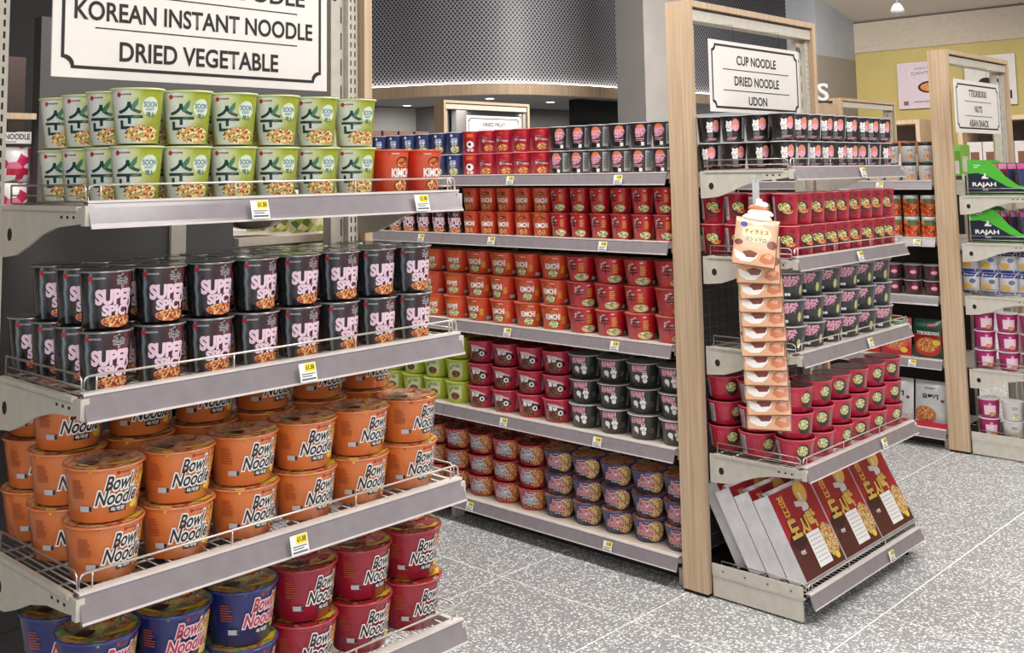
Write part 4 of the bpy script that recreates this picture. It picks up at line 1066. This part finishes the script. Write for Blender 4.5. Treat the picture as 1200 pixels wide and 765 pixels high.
def bag_mesh2():
    return pouch('rice_cake_bag', .175, .215, .050, mat('bright_red_pack', (196, 40, 46), .3, coat=.4), [
        ('e', 0, .070, .140, .095, ink('pink_red', (226, 90, 90))), ('e', 0, .075, .12, .075, FOOD_RED), ('e', .05, .030, .040, .030, iY), ('r', 0, .18, .16, .05, ink('forest', (50, 110, 70)))])
RB, RB2, WB = rice_bag_mesh(), bag_mesh2(), white_bag_mesh()
NP = 'near post'
col_run([('jar_white', 7)], XD + .085, 2.430, .100, D[4], 2, "further run's topmost shelf", 'jars on the further run', rz=R(-60), frm=NP)
col_run([('jar_red', 7)], XD + .085, 2.430, .102, D[3], 2, "further run's fourth shelf", 'kimchi jars on the further run', rz=R(-60), frm=NP)
col_run([('tub_dark', 6)], XD + .090, 2.430, .116, D[2], 2, "further run's third shelf", 'dark tubs on the further run', rz=R(-60), frm=NP)
for k in range(4):
    o = link('rice_cake_bag', RB if k in (0, 3) else RB2, None, (XD + .085, 2.475 + .188 * k, D[1]), 0, rot=(R(-8), 0, R(-90)))
    tag(o, '%s rice cake bag, %s from near post, second shelf of further run' % ('dark green' if k in (0, 3) else 'bright red', ORD[k]), 'bag', 'rice cake bags')
    o = link('rice_cake_pouch', WB, None, (XD + .085, 2.480 + .196 * k, D[0]), 0, rot=(R(-8), 0, R(-90)))
    tag(o, 'silvery white rice cake pouch, %s from near post, bottom of further run' % ORD[k], 'pouch', 'rice cake pouches')
m = MB(); m.box((0, 0, 0), (.006, .80, .030), ink('scarlet', (190, 20, 50))); tag(link('shelf_tray', m.mesh('shelf_tray'), None, (XD + .036, 2.375, D[0])), 'scarlet cardboard tray edge before the white rice cake pouches', 'tray')
DX0, DX1, DY = 6.058, 6.985, 1.840
Dd = {}
for nm, zb, lab in ((1, 1.356, 'wire shelf of further rack under the upper spice box'), (2, 1.098, 'wire shelf of further rack under the lower spice box'),
                    (3, .812, 'wire shelf of further rack holding blue-topped milk pouches'), (4, .420, 'wire shelf of further rack holding magenta tubs'), (5, .058, 'low base shelf of further rack with magenta and white tubs')):
    Dd[nm] = end_shelf(DX0, DX1, DY, zb, lab, (), base=(nm == 5))[1]
t = thing('rack_base', 'beige steel base skirt at foot of the further rack', 'shelving', (6.52, 2.05, 0))
for s in (-1, 1):
    m = MB(); x = s * .462
    m.box((x - .006, -.165, .008), (x + .006, .19, .080), STEEL); m.box((x - .008, -.172, .080), (x + .010, .19, .086), RAILW); x = s * .4695; m.box((x - .0025, -.172, .086), (x + .0025, .19, .124), STEEL)
    part('skirt_board', m, t)
# display boxes with curved sides
def tray_box(z, lab, pk_cols):
    t = thing('display_box', lab, 'box', (6.082, 2.19, z + .001), 'green spice display boxes')
    L_, H = .314, .190
    navy = ink('box_navy', (44, 50, 66)); grn = ink('box_green', (88, 190, 66))
    top = [(0, H), (.035, H), (.10, H - .004), (.15, H - .035), (.20, H * .50), (.26, H * .26), (L_, H * .2)]
    out = [(0, 0)] + [(a, c) for a, c in top] + [(L_, 0)]
    for xs in (0, .20):
        m = MB(); m.prism([(-a, c) for a, c in out], 'x', xs - .0015, xs + .0015, grn)
        if xs == 0:
            fm = lambda e: (lambda x, y: (-.0015 - e, -x, y))
            wave = [(0, .004), (0, H * .60), (.05, H * .62), (.10, H * .55), (.15, H * .40), (.20, H * .24), (.25, H * .17), (L_ - .002, H * .15), (L_ - .002, .004)]
            stamp(m, (wave, [tuple(range(len(wave)))]), 0, 0, fm(.0006), navy, .02)
            stamp(m, fit_text('RAJAH', .125, .030, .03), .085, .052, fm(.0010), iW)
            stamp(m, ([(-.018, 0), (.018, 0), (.020, .010), (.008, .006), (.006, .024), (.0, .034), (-.004, .016), (-.012, .014)], [tuple(range(8))]), .090, .086, fm(.0010), iW)
            stamp(m, rect(.03, .006), .09, .026, fm(.0010), iSIL)
            stamp(m, rect(.035, .005), .05, H * .84, fm(.0010), iW); stamp(m, rect(.022, .004), .045, H * .78, fm(.0010), iW)
        part('side_panel', m, t)
    m = MB(); m.box((0, -L_, 0), (.20, 0, .003), grn); m.box((0, -.003, 0), (.20, 0, H), grn); m.box((0, -L_, 0), (.20, -L_ + .003, H * .2), navy); part('tray', m, t)
    for k in range(5):
        pm = PCH[k % 3]
        o = link('spice_pouch', pm, None, (6.082 + .10, 2.19 - .070 - .049 * k, z + .008), 0, rot=(R(-6), 0, 0))
        tag(o, '%s spice pouch in the %s green display box' % (['hindmost', 'second', 'middle', 'fourth', 'foremost'][k], pk_cols), 'pouch', 'spice pouches in display boxes')
def spice(c1, c2, nm):
    return pouch('spice_pouch', .17, .165, .030, mat(nm, c1, .3, coat=.4), [('r', 0, .145, .16, .030, ink(nm + '_top', c2)), ('e', 0, .07, .08, .05, FOOD_RED)])
PCH = [spice((60, 60, 100), (226, 120, 170), 'pouch_indigo'), spice((40, 60, 110), (220, 90, 150), 'pouch_blue'), spice((150, 50, 90), (236, 140, 180), 'pouch_berry')]
tray_box(Dd[1], 'green and navy spice display box, upper of two on further rack', 'upper')
tray_box(Dd[2], 'green and navy spice display box, lower of two on further rack', 'lower')
m = pouch('milk_pouch', .095, .140, .055, mat('pale_pouch', (206, 204, 206), .3, coat=.3), [('r', 0, .125, .094, .026, ink('cobalt', (50, 60, 150))), ('e', -.01, .05, .05, .04, iGOLD), ('e', .02, .085, .03, .03, iBL), ('r', 0, .012, .09, .018, ink('cobalt', (50, 60, 150)))])
for j in range(4):
    for l in range(2):
        o = link('milk_pouch', m, None, (6.130, 1.925 + .10 * j, Dd[3] + l * .118), 0, rot=(0, 0, R(-90) + rnd.uniform(-.1, .1)))
        o.scale = (1, 1, .84)
        tag(o, 'blue-topped milk pouch, %s tier, %s from near corner, further rack' % (['lower', 'upper'][l], ORD[j]), 'pouch', 'milk pouches')
for j in range(3):
    for k in range(5 if j == 0 else 1):
        stack('tub_pink', 6.125 + .120 * k, 1.925 + .120 * j, Dd[4], 3, k, j, "further rack's fourth shelf", NC, 'magenta tubs on the further rack', R(-60))
        stack('tub_pink' if j == 2 else 'tub_white', 6.125 + .120 * k, 1.925 + .120 * j, Dd[5], 2, k, j, "further rack's base shelf", NC, 'tubs on the base of the further rack', R(-60))
sign(6.292, 2.185, 1.890, .700, .296, [('t', 'TTEOKBOKKI', 0, .076, .276, .040), ('r', 0, .030, .42, .0035), ('t', 'NUTS', 0, -.012, .116, .038), ('r', 0, -.052, .42, .0035), ('t', 'ASIAN SNACK', 0, -.093, .304, .040)],
     'white hanging sign reading TTEOKBOKKI, NUTS and ASIAN SNACK', ([-.2, .16], 2.15), lw=.0085, inset=.022, scoop=.022)
# cartons seen through the further rack
def carton(x, y, z, w, d, h, m, lab, stripe=None, grp=None, name='carton'):
    b_ = MB(); b_.box((-w / 2, -d / 2, 0), (w / 2, d / 2, h), m)
    if stripe:
        b_.box((-w * .3, -d / 2 - .0012, h * .3), (w * .3, -d / 2, h * .7), stripe)
        b_.box((-w / 2 - .0012, -d * .3, h * .3), (-w / 2, d * .3, h * .7), stripe)
    return tag(link(name, b_.mesh(name), None, (x, y, z)), lab, 'box', grp)
gr1 = mat('leaf_green_carton', (110, 186, 60), .45); 
t = thing('run_shelf', 'upper beige shelf on the far side of further run', 'shelf', (6.86, 3.0, 1.30), 'shelves of the long run')
m = MB(); m.box((-.24, -.62, .13), (.24, .62, .15), DECK); part('deck', m, t)
m = MB(); m.box((-.26, -.02, -1.30), (-.22, .02, .15), STEEL); m.box((.20, -.02, -1.30), (.24, .02, .15), STEEL); part('support', m, t)
for k, (x, y, w_, d_, h_, mm, lab) in enumerate(((6.68, 2.55, .14, .16, .20, gr1, 'green carton just behind the further wood post'), (6.86, 2.56, .16, .16, .24, mat('pale_green_carton', (150, 206, 90), .45), 'pale green carton beside the leaf-green one'),
        (6.72, 2.85, .20, .2, .27, mat('orange_carton', (206, 120, 80), .45), 'orange-topped carton behind the green cartons'))):
    carton(x, y, 1.45, w_, d_, h_, mm, lab, iW, 'cartons behind the further rack')

# ------------------------------------------------------------------ background fixtures
# far rack F with dried fruit sign
end_rack(6.474, 7.613, 'distant end rack frame behind the long run', yf=6.817, yb=6.94)
sign(7.05, 6.752, 1.93, .72, .300, [('t', 'DRIED FRUIT', .0, .070, .30, .036), ('r', 0, .028, .42, .003), ('t', 'NUTS', 0, -.012, .13, .036)],
     'distant white sign reading DRIED FRUIT above red noodle cups', ([-.2, .2], 2.15), lw=.0085, inset=.022, scoop=.022)
for zz in (.5, .95, 1.35):
    end_shelf(6.52, 7.56, 6.40, zz, {.5: 'lowest', .95: 'middle', 1.35: 'highest'}[zz] + ' wire shelf of the distant dried fruit rack', (), yb=6.79)
# rack E beyond the middle rack
end_rack(8.63, 9.74, 'dark-lit end rack frame between middle rack and yellow wall', yf=4.13, yb=4.24, ztop=2.135)
t = thing('gondola_spine', 'grey spine panel of the gondola behind black cups', 'shelving', (9.15, 4.9, 0))
m = MB(); m.box((-.02, -.62, .05), (.02, .62, 1.45), GREYD); part('back_panel', m, t)
m = MB(); m.box((-.45, -.62, 1.15), (.45, .62, 1.17), DECK); part('deck', m, t)
m = MB(); m.box((-.45, -.62, 0), (.45, .62, .1), STEEL); part('plinth', m, t)
# letter S on a wood ledge
t = thing('sign_letter', 'white standing letter S on a ledge beside middle rack', 'sign', (8.44, 4.20, 2.125), None, R(-42))
m = MB(); s_ = fit_text('S', .095, .150, .012)
vv, ff = s_
for yy, fl in ((-.012, False), (.012, True)):
    m.add([(x, yy, z + .078) for x, z in vv], [f if not fl else f[::-1] for f in ff], WHITE)
em = {}
for f in ff:
    for a, c in zip(f, f[1:] + f[:1]): em[(a, c)] = 1
for (a, c) in list(em):
    if (c, a) not in em: m.add([(vv[a][0], -.012, vv[a][1] + .078), (vv[c][0], -.012, vv[c][1] + .078), (vv[c][0], .012, vv[c][1] + .078), (vv[a][0], .012, vv[a][1] + .078)], [(0, 1, 2, 3)], WHITE)
part('letter', m, t)
m = MB(); m.box((-.07, -.03, -.02), (.07, .03, 0), INK); part('foot_plate', m, t)
t = thing('wood_ledge', 'pale wood ledge carrying the white letter', 'ledge', (8.44, 4.20, 0))
m = MB(); m.box((-.09, -.05, 0), (.12, .05, 2.105), WOOD); part('post', m, t)
# wall fixtures by the yellow wall
def wall_fixture(y0, y1, x=12.4, top=2.06, lab=''):
    t = thing('display_fixture', lab, 'shelving', (x, (y0 + y1) / 2, 0))
    w = (y1 - y0) / 2
    m = MB(); m.box((0, -w, top), (.55, w, top + .05), WOOD); part('top_board', m, t)
    for s in (-1, 1):
        m = MB(); a, c = sorted((s * w, s * (w - .05))); m.box((0, a, 0), (.55, c, top), WOOD); part('side_board', m, t)
    m = MB(); m.box((.52, -w + .05, 0), (.54, w - .05, top), mat('taupe_back', (120, 106, 100), .7)); part('back_panel', m, t)
    for z in (.5, .95, 1.42):
        m = MB(); m.box((.02, -w + .05, z), (.52, w - .05, z + .025), DECK); part('shelf', m, t)
    return t
wall_fixture(4.98, 6.0, lab='wood-framed wall fixture holding white bottles under the yellow wall')
wall_fixture(3.75, 4.55, lab='wood-framed wall fixture beyond the further rack sign')
wall_fixture(1.6, 3.6, lab='wood-framed wall fixture out past the further rack')
k = 0
for y in (5.105, 5.23, 5.355, 5.48, 5.605, 5.73, 5.855):
    PROTO['bottle']['look'] = 'white plastic bottle'
    o = put('bottle', 12.70, y, 1.447, R(-60), 'white plastic bottle, %s along the wall fixture under yellow wall' % ORD[k], 'white bottles by the yellow wall'); o.scale = (1.5, 1.5, 1.8); k += 1
for k, y in enumerate((3.90, 4.07, 4.24, 4.41)):
    carton(12.60, y, 1.447, .2, .16, .38, mat('grey_white_carton', (206, 200, 196), .5), 'grey-white carton, %s along the wall fixture behind the sign' % ORD[k], mat('print_carton_brown', (120, 80, 60), .5), 'cartons on the wall fixture')
# posters
def poster(y0, y1, z0, z1, m, lab, food=True):
    t = thing('wall_poster', lab, 'poster', (12.97, (y0 + y1) / 2, (z0 + z1) / 2))
    w, h = (y1 - y0), (z1 - z0)
    b_ = MB(); b_.box((0, -w / 2, -h / 2), (.02, w / 2, h / 2), m); part('panel', b_, t)
    b_ = MB(); fm = lambda e: (lambda x, y: (-e, -x, y))
    if food:
        stamp(b_, fit_text("DON'T HATE", w * .42, h * .045, .01), .05, h * .36, fm(.001), iGR)
        stamp(b_, fit_text("CAN'T EAT", w * .62, h * .065, .01), .06, h * .26, fm(.001), iGR)
        stamp(b_, ell(w * .50, h * .26), .10, -h * .05, fm(.001), ink('pan_black', (50, 40, 40))); stamp(b_, ell(w * .40, h * .19), .10, -h * .05, fm(.002), FOOD_RED)
        stamp(b_, rect(w * .10, h * .09), -w * .34, -h * .38, fm(.001), iGR); stamp(b_, rect(w * .4, h * .02), w * .02, -h * .36, fm(.001), iGR)
    else:
        stamp(b_, rect(w * .6, h * .02), .0, h * .36, fm(.001), iGR); stamp(b_, ell(w * .30, h * .22), -.05, -h * .05, fm(.001), ink('pan_black', (50, 40, 40)))
        stamp(b_, rect(w * .1, h * .16), w * .36, -h * .30, fm(.001), ink('pan_black', (50, 40, 40)))
    part('print', b_, t)
poster(4.86, 5.453, 2.27, 2.838, mat('lilac_poster', (206, 190, 200), .6), 'lilac poster with a dark pan of food on yellow wall')
poster(4.066, 4.64, 2.26, 2.85, mat('pale_grey_poster', (206, 204, 200), .6), 'pale grey poster on yellow wall behind the further sign', False)
# clear spot lamp hanging top right
t = thing('pendant_spot', 'clear glass spotlight hanging from the ceiling near yellow wall', 'lamp', (10.6, 4.42, 3.10))
m = MB(); m.lathe([(.03, 0), (.062, .01), (.070, .05), (.045, .10), (.025, .12)], 16, mat('smoky_glass', (150, 146, 148), .1, coat=.6), True); part('head', m, t)
m = MB(); m.tube([(0, 0, .12), (0, 0, 1.18)], .022, mat('silver_tube', (176, 172, 172), .25, metal=.6), 8); part('stem', m, t)
# cartons on top of a far fixture, between nearest rack and dried fruit rack
t = thing('far_fixture', 'plain far fixture carrying brown cartons', 'shelving', (6.0, 7.2, 0))
m = MB(); m.box((-.75, -.3, 1.74), (.40, .3, 1.78), DECK); part('top_shelf', m, t)
m = MB(); m.box((-.70, -.28, 0), (.36, .28, 1.74), GREYD); part('body', m, t)
for k in range(6):
    carton(5.40 + .17 * k, 7.02 - .012 * k, 1.78, .155, .2, .15, mat('brown_carton', (140, 104, 88), .6), 'small brown carton, %s along the far fixture top' % ORD[k], mat('print_carton_red', (150, 50, 50), .5), 'brown cartons on the far fixture')
# blue lit sign far away, seen under the middle sign
t = thing('blue_sign', 'small lit blue lettering seen below the udon sign', 'sign', (13.25, 8.90, 2.40))
m = MB()
m.box((-.20, .0, -.14), (.20, .03, .12), mat('sign_black', (20, 20, 40), .5)); part('panel', m, t)
m = MB(); stamp(m, fit_text('Bud', .36, .19, .03), .0, -.01, lambda x, y: (x, -.002, y), mat('blue_neon', (30, 60, 240), .5, emit=2.5)); part('letters', m, t)

# left of the nearest rack: far snack fixture seen past the upright
t = thing('snack_fixture', 'wood-topped snack fixture far behind the slotted upright', 'shelving', (1.90, 5.0, 0))
m = MB(); m.box((-.9, 0, 1.842), (.21, .35, 1.870), WOOD); part('wood_shelf', m, t)
m = MB(); m.box((-.9, .05, 1.730), (.21, .07, 1.785), SIGNW)
fm = lambda x, y: (x, .0488, y)
stamp(m, fit_text('NOODLE', .115, .026, .02), .145, 1.762, fm, INK); stamp(m, rect(1.0, .003), -.36, 1.784, fm, INK); stamp(m, rect(1.0, .003), -.36, 1.738, fm, INK)
part('header_strip', m, t)
m = MB(); m.box((-.9, .33, 0), (.21, .35, 1.84), mat('taupe_back', (120, 106, 100), .7)); part('back_panel', m, t)
for z in (.9, 1.36):
    m = MB(); m.box((-.9, .02, z), (.21, .33, z + .02), DECK); part('shelf', m, t)
SN = pouch('snack_bag', .13, .165, .07, noise_mat('pink_white_snack_print', [(236, 228, 230), (200, 40, 90), (240, 236, 236), (226, 120, 150), (120, 150, 80), (240, 234, 236)], 22, .35, .3), [('r', 0, .05, .10, .03, ink('snack_red', (190, 30, 70)))])
for k in range(4):
    for l in range(2):
        o = link('snack_bag', SN, None, (2.06 - .135 * k, 5.10, 1.382 + l * .168), 0, rot=(R(rnd.uniform(-6, 6)), 0, rnd.uniform(-.1, .1)))
        tag(o, 'pink-and-white snack bag, %s tier, %s from the partition' % (['lower', 'upper'][l], ORD[k]), 'bag', 'pink and white snack bags')
# the run behind the nearest rack, glimpsed between its first and second shelves
t = thing('gondola_spine', 'grey spine of the run behind the nearest rack', 'shelving', (1.36, 3.0, 0))
m = MB(); m.box((-.012, -.62, .05), (.012, .62, 1.30), GREYD); part('back_panel', m, t)
m = MB(); m.box((-.02, -.02 - .60, 0), (.02, .02 - .60, 1.5), STEEL); part('upright', m, t)
m = MB(); m.box((.17, -.62, 1.380), (.50, .62, 1.400), DECK); part('deck', m, t)
m = MB(); m.box((-.46, -.61, .65), (.16, -.60, 1.495), GREYD); part('end_panel', m, t)
m = MB(); m.box((-.46, -.62, 0), (.46, .62, .1), STEEL); part('plinth', m, t)
GP = pouch('soup_packet', .11, .12, .03, noise_mat('green_yellow_packet_print', [(206, 200, 150), (150, 170, 70), (226, 214, 170), (90, 120, 50), (230, 226, 200)], 60, .35, .3), [])
for k in range(3):
    o = link('soup_packet', GP, None, (1.79 - .005 * k, 2.44 + .10 * k, 1.402), 0, rot=(R(-12), 0, rnd.uniform(-.1, .1)))
    tag(o, 'yellow-green soup packet, %s behind the nearest rack from its wood post' % ORD[k], 'packet', 'soup packets behind the nearest rack')
BG = pouch('noodle_bag', .11, .15, .048, noise_mat('glossy_black_red_bag', [(20, 16, 18), (50, 24, 28), (26, 20, 22), (90, 30, 34)], 40, .2, .6, 'noise'), [('t', 0, .07, .06, .016, iW, '짜파', {'b': .03})])
o = link('noodle_bag', BG, None, (1.690, 2.45, 1.440), 0, rot=(R(-88), 0, R(88))); tag(o, 'glossy black noodle bag lying between nearest rack shelves', 'bag')
